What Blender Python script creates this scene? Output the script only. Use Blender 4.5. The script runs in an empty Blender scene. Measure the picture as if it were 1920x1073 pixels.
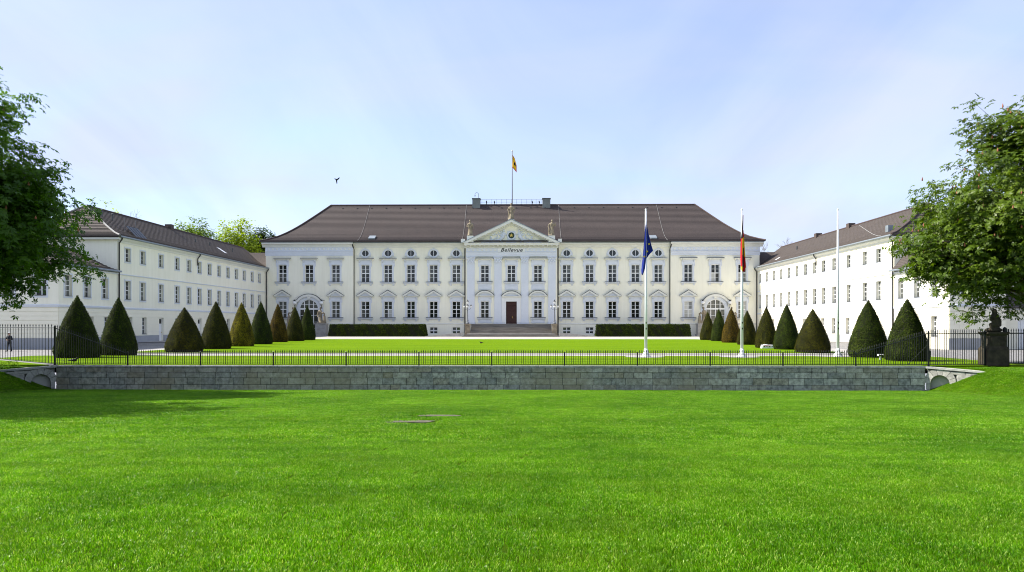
import bpy, bmesh, math, random
import numpy as np
from mathutils import Vector, Matrix, Euler, Quaternion

random.seed(7)
RNG = np.random.default_rng(11)
SC = bpy.context.scene
COL = SC.collection
R = math.radians
PI = math.pi

# ------------------------------------------------------------------ camera
EYE = Vector((2.05, 0.0, 2.30))
YAW = R(0.855)
FPX = 26.0 / 36.0 * 1920.0
HZ = 607.0
cam_data = bpy.data.cameras.new("camera")
cam_data.lens = 26.0
cam_data.sensor_width = 36.0
cam_data.sensor_fit = 'HORIZONTAL'
cam_data.shift_y = (HZ - 536.5) / 1920.0
cam_data.clip_start = 0.1
cam_data.clip_end = 6000.0
cam = bpy.data.objects.new("camera", cam_data)
COL.objects.link(cam)
cam.location = EYE
cam.rotation_euler = (R(90.0), 0.0, YAW)
SC.camera = cam

# ------------------------------------------------------------------ sky, sun, exposure
SUN_TO = Vector((-1.0, 0.14, 1.02)).normalized()
SUN_EL = math.asin(SUN_TO.z)
SUN_ROT = math.atan2(SUN_TO.x, SUN_TO.y)
world = bpy.data.worlds.new("World")
SC.world = world
world.use_nodes = True
wn, wl = world.node_tree.nodes, world.node_tree.links
wn.clear()
w_out = wn.new('ShaderNodeOutputWorld')
w_bg = wn.new('ShaderNodeBackground')
w_sky = wn.new('ShaderNodeTexSky')
w_sky.sky_type = 'NISHITA'
w_sky.sun_disc = False
w_sky.sun_elevation = SUN_EL
w_sky.sun_rotation = SUN_ROT
w_sky.altitude = 50.0
w_sky.air_density = 1.0
w_sky.dust_density = 0.7
w_sky.ozone_density = 3.5
w_bg.inputs['Strength'].default_value = 0.13
# thin high cirrus veil: white cloud laid over the sky, drawn by direction, the same all round
w_co = wn.new('ShaderNodeTexCoord')
w_sep = wn.new('ShaderNodeSeparateXYZ')
wl.new(w_co.outputs['Generated'], w_sep.inputs[0])
w_zc = wn.new('ShaderNodeMath'); w_zc.operation = 'MAXIMUM'; w_zc.inputs[1].default_value = 0.0
wl.new(w_sep.outputs['Z'], w_zc.inputs[0])
w_za = wn.new('ShaderNodeMath'); w_za.operation = 'ADD'; w_za.inputs[1].default_value = 0.25
wl.new(w_zc.outputs[0], w_za.inputs[0])
w_dx = wn.new('ShaderNodeMath'); w_dx.operation = 'DIVIDE'
wl.new(w_sep.outputs['X'], w_dx.inputs[0]); wl.new(w_za.outputs[0], w_dx.inputs[1])
w_dy = wn.new('ShaderNodeMath'); w_dy.operation = 'DIVIDE'
wl.new(w_sep.outputs['Y'], w_dy.inputs[0]); wl.new(w_za.outputs[0], w_dy.inputs[1])
w_cmb = wn.new('ShaderNodeCombineXYZ')
wl.new(w_dx.outputs[0], w_cmb.inputs[0]); wl.new(w_dy.outputs[0], w_cmb.inputs[1])
w_map = wn.new('ShaderNodeMapping')
w_map.inputs['Rotation'].default_value = (0, 0, R(38))
w_map.inputs['Scale'].default_value = (0.7, 1.3, 1.0)
wl.new(w_cmb.outputs[0], w_map.inputs['Vector'])
w_n1 = wn.new('ShaderNodeTexNoise')
w_n1.inputs['Scale'].default_value = 1.15
w_n1.inputs['Detail'].default_value = 5.0
w_n1.inputs['Roughness'].default_value = 0.48
w_n1.inputs['Distortion'].default_value = 0.5
wl.new(w_map.outputs[0], w_n1.inputs['Vector'])
w_rmp = wn.new('ShaderNodeValToRGB')
w_rmp.color_ramp.elements[0].position = 0.36
w_rmp.color_ramp.elements[0].color = (0.42, 0.42, 0.42, 1)
w_rmp.color_ramp.elements[1].position = 0.68
w_rmp.color_ramp.elements[1].color = (0.86, 0.86, 0.86, 1)
wl.new(w_n1.outputs['Fac'], w_rmp.inputs['Fac'])
w_mix = wn.new('ShaderNodeMixRGB')
w_mix.inputs['Color2'].default_value = (2.85, 3.0, 3.95, 1)
wl.new(w_rmp.outputs['Color'], w_mix.inputs['Fac'])
wl.new(w_sky.outputs[0], w_mix.inputs['Color1'])
w_map2 = wn.new('ShaderNodeMapping')
w_map2.inputs['Rotation'].default_value = (0, 0, R(-32))
w_map2.inputs['Scale'].default_value = (1.5, 0.5, 1.0)
wl.new(w_cmb.outputs[0], w_map2.inputs['Vector'])
w_n2 = wn.new('ShaderNodeTexNoise')
w_n2.inputs['Scale'].default_value = 1.0
w_n2.inputs['Detail'].default_value = 7.0
w_n2.inputs['Roughness'].default_value = 0.55
w_n2.inputs['Distortion'].default_value = 0.9
wl.new(w_map2.outputs[0], w_n2.inputs['Vector'])
w_r2 = wn.new('ShaderNodeValToRGB')
w_r2.color_ramp.elements[0].position = 0.33
w_r2.color_ramp.elements[0].color = (0.87, 0.90, 0.94, 1)
w_r2.color_ramp.elements[1].position = 0.66
w_r2.color_ramp.elements[1].color = (1.07, 1.05, 1.02, 1)
wl.new(w_n2.outputs['Fac'], w_r2.inputs['Fac'])
w_mul = wn.new('ShaderNodeMixRGB'); w_mul.blend_type = 'MULTIPLY'; w_mul.inputs['Fac'].default_value = 1.0
wl.new(w_mix.outputs[0], w_mul.inputs['Color1']); wl.new(w_r2.outputs['Color'], w_mul.inputs['Color2'])
wl.new(w_mul.outputs[0], w_bg.inputs['Color'])
wl.new(w_bg.outputs[0], w_out.inputs['Surface'])

sun_data = bpy.data.lights.new("sun", 'SUN')
sun_data.energy = 4.7
sun_data.angle = R(0.6)
sun_data.color = (1.0, 0.95, 0.86)
sun = bpy.data.objects.new("sun", sun_data)
COL.objects.link(sun)
sun.location = (-60, 20, 80)
sun.rotation_euler = (-SUN_TO).to_track_quat('-Z', 'Y').to_euler()

SC.view_settings.view_transform = 'Standard'
SC.view_settings.look = 'None'
SC.view_settings.gamma = 1.0
SC.view_settings.use_curve_mapping = False
SC.view_settings.exposure = 1.07
SC.render.engine = 'CYCLES'
SC.cycles.use_denoising = True
SC.cycles.pixel_filter_type = 'BLACKMAN_HARRIS'
SC.cycles.filter_width = 1.05
SC.cycles.max_bounces = 6
SC.cycles.diffuse_bounces = 3
SC.cycles.transparent_max_bounces = 4

# ------------------------------------------------------------------ photo geometry -> world
_rt = Vector((math.cos(YAW), math.sin(YAW), 0))
_fw = Vector((-math.sin(YAW), math.cos(YAW), 0))

def ray(px, py):
    return _fw + _rt * ((px - 960.0) / FPX) + Vector((0, 0, (HZ - py) / FPX))

def at_y(px, py, Y):
    d = ray(px, py)
    return EYE + d * ((Y - EYE.y) / d.y)

def on_z(px, py, z=0.0):
    d = ray(px, py)
    return EYE + d * ((z - EYE.z) / d.z)

# ------------------------------------------------------------------ object helpers
def tag(o, label=None, cat=None, group=None, kind=None):
    if label: o["label"] = label
    if cat: o["category"] = cat
    if group: o["group"] = group
    if kind: o["kind"] = kind
    return o

def empty(name, loc=(0, 0, 0), rz=0.0, parent=None):
    o = bpy.data.objects.new(name, None)
    COL.objects.link(o)
    o.location = loc
    o.rotation_euler = (0, 0, rz)
    o.empty_display_size = 0.3
    if parent: o.parent = parent
    return o

def inst(name, mesh, parent=None, loc=(0, 0, 0), rot=(0, 0, 0), scale=(1, 1, 1)):
    o = bpy.data.objects.new(name, mesh)
    COL.objects.link(o)
    o.location = loc
    o.rotation_euler = rot
    o.scale = scale
    if parent: o.parent = parent
    return o

def copy_tree(o, parent=None):
    c = o.copy()
    COL.objects.link(c)
    if parent: c.parent = parent
    for ch in list(o.children):
        copy_tree(ch, c)
    return c

class MB:
    """collects shapes into one mesh"""
    def __init__(self):
        self.v = []; self.f = []; self.m = []
    def add(self, vs, fs, mi=0):
        b = len(self.v)
        self.v.extend([tuple(v) for v in vs])
        for f in fs:
            self.f.append(tuple(b + i for i in f)); self.m.append(mi)
        return self
    def box(self, x0, x1, y0, y1, z0, z1, mi=0):
        vs = [(x0, y0, z0), (x1, y0, z0), (x1, y1, z0), (x0, y1, z0),
              (x0, y0, z1), (x1, y0, z1), (x1, y1, z1), (x0, y1, z1)]
        return self.add(vs, [(0, 3, 2, 1), (4, 5, 6, 7), (0, 1, 5, 4), (1, 2, 6, 5), (2, 3, 7, 6), (3, 0, 4, 7)], mi)
    def frustum(self, x0, x1, y0, y1, z0, z1, tx, ty, mi=0):
        vs = [(x0, y0, z0), (x1, y0, z0), (x1, y1, z0), (x0, y1, z0),
              (x0 + tx, y0 + ty, z1), (x1 - tx, y0 + ty, z1), (x1 - tx, y1 - ty, z1), (x0 + tx, y1 - ty, z1)]
        return self.add(vs, [(0, 3, 2, 1), (4, 5, 6, 7), (0, 1, 5, 4), (1, 2, 6, 5), (2, 3, 7, 6), (3, 0, 4, 7)], mi)
    def ext_y(self, poly, y0, y1, mi=0):
        """poly of (x,z), counter-clockwise seen from -y"""
        n = len(poly)
        vs = [(p[0], y0, p[1]) for p in poly] + [(p[0], y1, p[1]) for p in poly]
        fs = [tuple(range(n)), tuple(range(2 * n - 1, n - 1, -1))]
        fs += [(i, n + i, n + (i + 1) % n, (i + 1) % n) for i in range(n)]
        return self.add(vs, fs, mi)
    def ext_x(self, poly, x0, x1, mi=0):
        """poly of (y,z) extruded along x"""
        n = len(poly)
        vs = [(x0, p[0], p[1]) for p in poly] + [(x1, p[0], p[1]) for p in poly]
        fs = [tuple(range(n - 1, -1, -1)), tuple(range(n, 2 * n))]
        fs += [(i, (i + 1) % n, n + (i + 1) % n, n + i) for i in range(n)]
        return self.add(vs, fs, mi)
    def band_y(self, outer, inner, y0, y1, mi=0, close=False):
        """flat band between two polylines of (x,z), extruded in y"""
        n = len(outer)
        vs = [(p[0], y0, p[1]) for p in outer] + [(p[0], y0, p[1]) for p in inner]
        vs += [(p[0], y1, p[1]) for p in outer] + [(p[0], y1, p[1]) for p in inner]
        fs = []
        m = n if close else n - 1
        for i in range(m):
            j = (i + 1) % n
            fs.append((i, n + i, n + j, j))
            fs.append((2 * n + i, 2 * n + j, 3 * n + j, 3 * n + i))
            fs.append((i, j, 2 * n + j, 2 * n + i))
            fs.append((n + i, 3 * n + i, 3 * n + j, n + j))
        if not close:
            fs.append((0, 2 * n, 3 * n, n))
            fs.append((n - 1, 2 * n - 1, 4 * n - 1, 3 * n - 1))
        return self.add(vs, fs, mi)
    def tube(self, pts, rad, sides=8, mi=0, cap=True):
        pts = [Vector(p) for p in pts]
        n = len(pts)
        rads = list(rad) if hasattr(rad, '__len__') else [rad] * n
        rings = []
        vs = []
        up = Vector((0, 0, 1))
        prev = None
        for i in range(n):
            if i == 0: d = pts[1] - pts[0]
            elif i == n - 1: d = pts[-1] - pts[-2]
            else: d = pts[i + 1] - pts[i - 1]
            if d.length < 1e-9: d = Vector((0, 0, 1))
            d.normalize()
            if prev is None:
                a = d.cross(up)
                if a.length < 1e-3: a = d.cross(Vector((0, 1, 0)))
                a.normalize()
            else:
                a = prev - d * prev.dot(d)
                if a.length < 1e-4: a = d.orthogonal()
                a.normalize()
            prev = a
            b = d.cross(a)
            for k in range(sides):
                t = 2 * PI * k / sides
                vs.append(pts[i] + (a * math.cos(t) + b * math.sin(t)) * rads[i])
        fs = []
        for i in range(n - 1):
            for k in range(sides):
                k2 = (k + 1) % sides
                fs.append((i * sides + k, i * sides + k2, (i + 1) * sides + k2, (i + 1) * sides + k))
        if cap:
            fs.append(tuple(range(sides - 1, -1, -1)))
            fs.append(tuple((n - 1) * sides + k for k in range(sides)))
        return self.add(vs, fs, mi)
    def lathe(self, prof, c=(0, 0, 0), sides=16, mi=0, sx=1.0, sy=1.0):
        """prof of (r,z) from bottom to top"""
        vs = []
        for r, z in prof:
            for k in range(sides):
                t = 2 * PI * k / sides
                vs.append((c[0] + r * math.cos(t) * sx, c[1] + r * math.sin(t) * sy, c[2] + z))
        fs = []
        n = len(prof)
        for i in range(n - 1):
            for k in range(sides):
                k2 = (k + 1) % sides
                fs.append((i * sides + k, i * sides + k2, (i + 1) * sides + k2, (i + 1) * sides + k))
        fs.append(tuple(range(sides - 1, -1, -1)))
        fs.append(tuple((n - 1) * sides + k for k in range(sides)))
        return self.add(vs, fs, mi)
    def ball(self, c, r, seg=10, rings=6, mi=0):
        if not hasattr(r, '__len__'): r = (r, r, r)
        vs = [(c[0], c[1], c[2] - r[2])]
        for i in range(1, rings):
            ph = -PI / 2 + PI * i / rings
            for k in range(seg):
                t = 2 * PI * k / seg
                vs.append((c[0] + r[0] * math.cos(ph) * math.cos(t), c[1] + r[1] * math.cos(ph) * math.sin(t), c[2] + r[2] * math.sin(ph)))
        vs.append((c[0], c[1], c[2] + r[2]))
        fs = []
        for k in range(seg):
            fs.append((0, 1 + (k + 1) % seg, 1 + k))
        for i in range(rings - 2):
            for k in range(seg):
                k2 = (k + 1) % seg
                fs.append((1 + i * seg + k, 1 + i * seg + k2, 1 + (i + 1) * seg + k2, 1 + (i + 1) * seg + k))
        top = len(vs) - 1
        b = 1 + (rings - 2) * seg
        for k in range(seg):
            fs.append((top, b + k, b + (k + 1) % seg))
        return self.add(vs, fs, mi)
    def cone(self, p0, r0, p1, r1, sides=10, mi=0):
        """tapered capsule"""
        self.tube([p0, p1], [r0, r1], sides, mi)
        self.ball(p0, r0, sides, 6, mi); self.ball(p1, r1, sides, 6, mi)
        return self
    def mesh(self, name, mats, smooth=False):
        me = bpy.data.meshes.new(name)
        me.from_pydata(self.v, [], self.f)
        if not isinstance(mats, (list, tuple)): mats = [mats]
        for m in mats: me.materials.append(m)
        if len(mats) > 1:
            me.polygons.foreach_set('material_index', self.m)
        if smooth:
            me.polygons.foreach_set('use_smooth', [True] * len(me.polygons))
        me.update()
        return me
    def obj(self, name, mats, parent=None, loc=(0, 0, 0), rot=(0, 0, 0), smooth=False):
        return inst(name, self.mesh(name, mats, smooth), parent, loc, rot)

def weld_normals(me):
    bm = bmesh.new(); bm.from_mesh(me)
    bmesh.ops.remove_doubles(bm, verts=bm.verts, dist=1e-4)
    bmesh.ops.recalc_face_normals(bm, faces=bm.faces)
    bm.to_mesh(me); bm.free()
    return me

def bevelled(me, w=0.02, seg=1):
    bm = bmesh.new(); bm.from_mesh(me)
    bmesh.ops.bevel(bm, geom=bm.edges[:], offset=w, segments=seg, affect='EDGES', profile=0.5)
    bm.to_mesh(me); bm.free()
    return me

def fused(mb, name, mats, voxel, smooth_it=2, matfn=None):
    """fuse overlapping solids into ONE continuous surface"""
    me = mb.mesh(name + "_raw", mats[0] if isinstance(mats, (list, tuple)) else mats)
    o = bpy.data.objects.new(name + "_raw", me)
    COL.objects.link(o)
    m = o.modifiers.new("r", 'REMESH'); m.mode = 'VOXEL'; m.voxel_size = voxel
    m.use_smooth_shade = True
    if smooth_it:
        s = o.modifiers.new("s", 'SMOOTH'); s.factor = 0.5; s.iterations = smooth_it
    dg = bpy.context.evaluated_depsgraph_get()
    me2 = bpy.data.meshes.new_from_object(o.evaluated_get(dg))
    bpy.data.objects.remove(o); bpy.data.meshes.remove(me)
    me2.name = name
    me2.materials.clear()
    for mm in (mats if isinstance(mats, (list, tuple)) else [mats]): me2.materials.append(mm)
    me2.polygons.foreach_set('use_smooth', [True] * len(me2.polygons))
    if matfn:
        me2.polygons.foreach_set('material_index', [matfn(p.center) for p in me2.polygons])
    me2.update()
    return me2

# ------------------------------------------------------------------ materials
def _mix(nt, a, b, fac, mode='MIX'):
    n = nt.nodes.new('ShaderNodeMixRGB'); n.blend_type = mode
    for s, val in (('Fac', fac), ('Color1', a), ('Color2', b)):
        if hasattr(val, 'is_output') or hasattr(val, 'links'): nt.links.new(val, n.inputs[s])
        elif isinstance(val, (int, float)): n.inputs[s].default_value = val
        else: n.inputs[s].default_value = (*val[:3], 1)
    return n.outputs[0]

def _noise(nt, scale, detail=4, rough=0.55, vec=None, stretch=None, coord='Object', out='Fac', rot=None):
    co = nt.nodes.new('ShaderNodeTexCoord') if coord != 'Position' else nt.nodes.new('ShaderNodeNewGeometry')
    src = co.outputs[coord]
    if stretch or rot:
        mp = nt.nodes.new('ShaderNodeMapping')
        if stretch: mp.inputs['Scale'].default_value = stretch
        if rot: mp.inputs['Rotation'].default_value = rot
        nt.links.new(src, mp.inputs['Vector']); src = mp.outputs[0]
    n = nt.nodes.new('ShaderNodeTexNoise')
    n.inputs['Scale'].default_value = scale; n.inputs['Detail'].default_value = detail
    n.inputs['Roughness'].default_value = rough
    nt.links.new(src, n.inputs['Vector'])
    return n.outputs[out]

def _ramp(nt, src, p0, p1, c0=(0, 0, 0), c1=(1, 1, 1)):
    r = nt.nodes.new('ShaderNodeValToRGB')
    r.color_ramp.elements[0].position = p0; r.color_ramp.elements[0].color = (*c0, 1)
    r.color_ramp.elements[1].position = p1; r.color_ramp.elements[1].color = (*c1, 1)
    nt.links.new(src, r.inputs['Fac'])
    return r.outputs['Color']

def _bump(nt, bsdf, src, strength, dist=0.02):
    b = nt.nodes.new('ShaderNodeBump'); b.inputs['Strength'].default_value = strength; b.inputs['Distance'].default_value = dist
    nt.links.new(src, b.inputs['Height']); nt.links.new(b.outputs[0], bsdf.inputs['Normal'])

def new_mat(name):
    m = bpy.data.materials.new(name); m.use_nodes = True
    nt = m.node_tree
    return m, nt, nt.nodes['Principled BSDF']

def mat(name, col, rough=0.7, var=0.0, vscale=2.0, col2=None, metallic=0.0, bump=0.0, bscale=30.0, spec=0.3, stretch=None, fine=0.0, coord='Object'):
    m, nt, b = new_mat(name)
    b.inputs['Roughness'].default_value = rough
    b.inputs['Metallic'].default_value = metallic
    b.inputs['Specular IOR Level'].default_value = spec
    b.inputs['Base Color'].default_value = (*col, 1)
    if var > 0:
        n = _noise(nt, vscale, 5, 0.6, stretch=stretch, coord=coord)
        c2 = col2 if col2 else tuple(c * (1 - var) for c in col)
        o = _mix(nt, col, c2, _ramp(nt, n, 0.35, 0.68))
        if fine > 0:
            o = _mix(nt, o, _ramp(nt, _noise(nt, bscale, 3, 0.6, coord=coord), 0.3, 0.7, (1 - fine,) * 3, (1 + fine,) * 3), 1.0, 'MULTIPLY')
        nt.links.new(o, b.inputs['Base Color'])
    if bump > 0:
        _bump(nt, b, _noise(nt, bscale, 4, 0.6, coord=coord), bump)
    return m

M = {}
M['cream'] = mat('cream_plaster', (0.94, 0.905, 0.755), 0.85, 0.05, 0.35, (0.895, 0.855, 0.695), bump=0.05, bscale=14, fine=0.015, stretch=(1, 1, 0.35))
def weathered(m, amt=0.06):
    # faint rain streaks and patched paint, drawn as wear of the coat
    nt = m.node_tree; b = nt.nodes['Principled BSDF']; src = b.inputs['Base Color'].links[0].from_socket
    st = _ramp(nt, _noise(nt, 1.6, 5, 0.6, stretch=(1.4, 1.4, 0.09)), 0.42, 0.72, (1.0, 1.0, 1.0), (1 - amt, 1 - amt * 1.05, 1 - amt * 1.2))
    pt = _ramp(nt, _noise(nt, 0.16, 4, 0.6), 0.40, 0.62, (1.0, 1.0, 1.0), (1 - amt * 0.6, 1 - amt * 0.6, 1 - amt * 0.75))
    nt.links.new(_mix(nt, _mix(nt, src, st, 1.0, 'MULTIPLY'), pt, 1.0, 'MULTIPLY'), b.inputs['Base Color'])
weathered(M['cream'], 0.055)
M['trim'] = mat('blue_grey_stucco', (0.70, 0.725, 0.77), 0.8, 0.08, 0.8, (0.66, 0.685, 0.725), fine=0.03, bscale=10)
M['trim_pale'] = mat('pale_stucco', (0.77, 0.765, 0.70), 0.8, 0.07, 0.9, fine=0.03, bscale=10)
M['flash'] = mat('lead_flashing', (0.10, 0.105, 0.11), 0.5, 0.2, 3.0, metallic=0.3)
M['zinc'] = mat('zinc_sheet', (0.30, 0.34, 0.37), 0.45, 0.2, 1.5, metallic=0.4)
M['pipe'] = mat('downpipe_metal', (0.045, 0.043, 0.043), 0.5, 0.25, 2.0, metallic=0.2)
M['white_paint'] = mat('white_window_paint', (0.82, 0.82, 0.80), 0.5, 0.04, 3.0)
M['plinth'] = mat('grey_plinth', (0.36, 0.37, 0.385), 0.8, 0.15, 0.8, fine=0.06, bscale=12)
M['door_red'] = mat('dark_red_wood', (0.055, 0.018, 0.014), 0.45, 0.35, 3.0, stretch=(4, 4, 0.6))
M['brass'] = mat('brass', (0.6, 0.42, 0.14), 0.3, metallic=1.0)
M['iron'] = mat('black_iron', (0.012, 0.013, 0.014), 0.45, 0.3, 6.0, spec=0.4)
M['iron_grey'] = mat('grey_iron', (0.16, 0.17, 0.19), 0.45, 0.2, 6.0, spec=0.4)
M['opal'] = mat('opal_lamp_glass', (0.80, 0.80, 0.78), 0.15, spec=0.5)
M['sand'] = mat('weathered_sandstone', (0.36, 0.30, 0.21), 0.85, 0.6, 1.8, (0.14, 0.115, 0.08), bump=0.3, bscale=9)
M['sand_dark'] = mat('blackened_sandstone', (0.070, 0.055, 0.037), 0.9, 0.6, 2.2, (0.022, 0.019, 0.015), bump=0.4, bscale=12)
M['step'] = mat('weathered_step_stone', (0.27, 0.245, 0.21), 0.85, 0.6, 1.4, (0.14, 0.125, 0.10), stretch=(0.35, 2, 6), bump=0.15, bscale=15)
M['pedestal'] = mat('grey_pedestal_stone', (0.40, 0.385, 0.36), 0.85, 0.35, 1.5, bump=0.2, bscale=10)
M['relief'] = mat('relief_stucco', (0.66, 0.70, 0.75), 0.8, 0.1, 3.0)
M['pole_white'] = mat('white_pole_enamel', (0.80, 0.81, 0.82), 0.35, 0.05, 2.0, spec=0.5)
M['pole_dark'] = mat('dark_pole_metal', (0.17, 0.12, 0.085), 0.5)
M['navy'] = mat('dark_navy_cloth', (0.012, 0.014, 0.022), 0.85, 0.3, 14.0)
M['skin'] = mat('skin', (0.50, 0.30, 0.21), 0.55)
M['cap_white'] = mat('white_cap_cloth', (0.80, 0.80, 0.79), 0.8)
M['feather'] = mat('black_feathers', (0.012, 0.012, 0.013), 0.6)
M['white_plastic'] = mat('white_plastic', (0.78, 0.79, 0.79), 0.4)
M['grey_panel'] = mat('grey_chimney_plaster', (0.22, 0.235, 0.225), 0.8, 0.2, 1.0)
M['chimney_brick'] = mat('dark_brick', (0.10, 0.075, 0.065), 0.85, 0.3, 4.0)
M['bark'] = mat('chestnut_bark', (0.10, 0.08, 0.06), 0.9, 0.5, 4.0, bump=0.5, bscale=14)
M['twig'] = mat('bare_twigs', (0.20, 0.18, 0.16), 0.9, 0.3, 2.0)
M['letter'] = mat('black_letter_paint', (0.03, 0.03, 0.03), 0.5)
M['white_sign'] = mat('white_sign_board', (0.80, 0.80, 0.77), 0.7)
M['gold'] = mat('gilding', (0.70, 0.50, 0.12), 0.35, metallic=0.8)
M['clock_green'] = mat('dark_green_enamel', (0.02, 0.045, 0.025), 0.4)

def glass_mat(name, base, curtain=None):
    m, nt, b = new_mat(name)
    b.inputs['Base Color'].default_value = (*base, 1)
    b.inputs['Roughness'].default_value = 0.03
    b.inputs['Specular IOR Level'].default_value = 0.55
    inf = nt.nodes.new('ShaderNodeObjectInfo')
    # slight unevenness of old panes
    n = _noise(nt, 1.3, 2, 0.5)
    _bump(nt, b, n, 0.05, 0.05)
    r = _ramp(nt, inf.outputs['Random'], 0.0, 1.0, tuple(c * 0.55 for c in base), tuple(c * 1.5 for c in base))
    nt.links.new(r, b.inputs['Base Color'])
    return m
M['glass'] = glass_mat('window_glass', (0.014, 0.016, 0.014))
M['glass_curtain'] = glass_mat('curtained_glass', (0.40, 0.40, 0.37))
M['glass_half'] = glass_mat('glass_over_dim_curtain', (0.075, 0.078, 0.07))

# roof tiles: brown clay with row-by-row and patchy weathering
def roof_mat(name, c1, c2, c3):
    m, nt, b = new_mat(name)
    b.inputs['Roughness'].default_value = 0.75
    b.inputs['Specular IOR Level'].default_value = 0.25
    n1 = _ramp(nt, _noise(nt, 0.35, 5, 0.6), 0.35, 0.65)
    n2 = _ramp(nt, _noise(nt, 4.5, 3, 0.6, stretch=(1, 1, 2.5)), 0.35, 0.65)
    o = _mix(nt, c1, c2, n1)
    o = _mix(nt, o, c3, n2)
    nt.links.new(o, b.inputs['Base Color'])
    _bump(nt, b, _noise(nt, 6.0, 3, 0.6), 0.25, 0.03)
    return m
M['roof'] = roof_mat('brown_clay_tiles', (0.060, 0.047, 0.043), (0.045, 0.037, 0.035), (0.078, 0.062, 0.057))
M['roof_wing'] = roof_mat('weathered_brown_tiles', (0.068, 0.055, 0.048), (0.050, 0.042, 0.038), (0.090, 0.074, 0.065))
M['ridge'] = mat('ridge_tiles', (0.085, 0.06, 0.055), 0.8, 0.3, 1.5)

# ashlar: each stone takes its own tone
def stone_mat(name, cols, noise_dark=0.5, algae=None):
    m, nt, b = new_mat(name)
    b.inputs['Roughness'].default_value = 0.85
    inf = nt.nodes.new('ShaderNodeObjectInfo')
    r = nt.nodes.new('ShaderNodeValToRGB')
    r.color_ramp.interpolation = 'LINEAR'
    els = r.color_ramp.elements
    while len(els) < len(cols): els.new(0.5)
    for i, c in enumerate(cols):
        els[i].position = i / (len(cols) - 1); els[i].color = (*c, 1)
    nt.links.new(inf.outputs['Random'], r.inputs['Fac'])
    geo = _noise(nt, 4.5, 8, 0.78, coord='Position')
    o = _mix(nt, r.outputs['Color'], _ramp(nt, geo, 0.36, 0.7, (1 - noise_dark,) * 3, (1.35,) * 3), 1.0, 'MULTIPLY')
    if algae:
        big = _ramp(nt, _noise(nt, 0.28, 4, 0.6, coord='Position'), 0.42, 0.66)
        o = _mix(nt, o, algae, _mix(nt, (0, 0, 0), (0.6, 0.6, 0.6), big))
    nt.links.new(o, b.inputs['Base Color'])
    _bump(nt, b, _noise(nt, 14, 4, 0.7, coord='Position'), 0.4, 0.02)
    return m
M['ashlar'] = stone_mat('slate_grey_ashlar', [(0.33, 0.335, 0.30), (0.43, 0.43, 0.385), (0.36, 0.325, 0.25), (0.39, 0.395, 0.36), (0.31, 0.315, 0.30), (0.56, 0.55, 0.49), (0.41, 0.39, 0.33)], 0.66, (0.29, 0.25, 0.165))
M['mortar'] = mat('dark_mortar', (0.085, 0.088, 0.08), 0.9)
M['pale_ashlar'] = stone_mat('pale_granite_ashlar', [(0.36, 0.345, 0.31), (0.44, 0.425, 0.385), (0.33, 0.32, 0.29), (0.41, 0.395, 0.36)], 0.35)
M['mortar_pale'] = mat('pale_mortar', (0.38, 0.37, 0.34), 0.9)
M['coping'] = stone_mat('coping_stone', [(0.34, 0.345, 0.32), (0.45, 0.45, 0.42), (0.38, 0.38, 0.35)], 0.35)
M['rustic'] = mat('cream_rusticated_plaster', (0.92, 0.875, 0.705), 0.85, 0.06, 0.5, (0.87, 0.82, 0.65), fine=0.02, bscale=14)

# ground surfaces
def lawn_mat(name, a, b_, c, stripes=0.0):
    m, nt, bs = new_mat(name)
    bs.inputs['Roughness'].default_value = 0.8
    bs.inputs['Specular IOR Level'].default_value = 0.02
    n1 = _ramp(nt, _noise(nt, 0.16, 4, 0.6, coord='Position', stretch=(0.5, 1.6, 1)), 0.36, 0.66)
    n2 = _ramp(nt, _noise(nt, 2.4, 5, 0.7, coord='Position'), 0.3, 0.7)
    n3 = _ramp(nt, _noise(nt, 22.0, 3, 0.7, coord='Position'), 0.3, 0.72, (0.62,) * 3, (1.3,) * 3)
    o = _mix(nt, a, b_, n1)
    o = _mix(nt, o, c, _mix(nt, (0, 0, 0), (0.55,) * 3, n2))
    o = _mix(nt, o, n3, 1.0, 'MULTIPLY')
    if stripes > 0:
        g = nt.nodes.new('ShaderNodeNewGeometry')
        wv = nt.nodes.new('ShaderNodeTexWave')
        wv.bands_direction = 'Y'
        wv.inputs['Scale'].default_value = 0.16; wv.inputs['Distortion'].default_value = 3.0
        wv.inputs['Detail'].default_value = 2; wv.inputs['Detail Scale'].default_value = 0.4
        nt.links.new(g.outputs['Position'], wv.inputs['Vector'])
        o = _mix(nt, o, _ramp(nt, wv.outputs['Fac'], 0.3, 0.7, (1 - stripes,) * 3, (1 + stripes,) * 3), 1.0, 'MULTIPLY')
    nt.links.new(o, bs.inputs['Base Color'])
    _bump(nt, bs, _noise(nt, 30, 4, 0.8, coord='Position'), 0.9, 0.05)
    return m
M['lawn_far'] = lawn_mat('mown_lawn', (0.112, 0.205, 0.0025), (0.150, 0.245, 0.004), (0.090, 0.178, 0.002), 0.16)
M['lawn_near'] = lawn_mat('lawn_soil_and_thatch', (0.050, 0.115, 0.002), (0.068, 0.14, 0.003), (0.045, 0.09, 0.003), 0.08)

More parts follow.
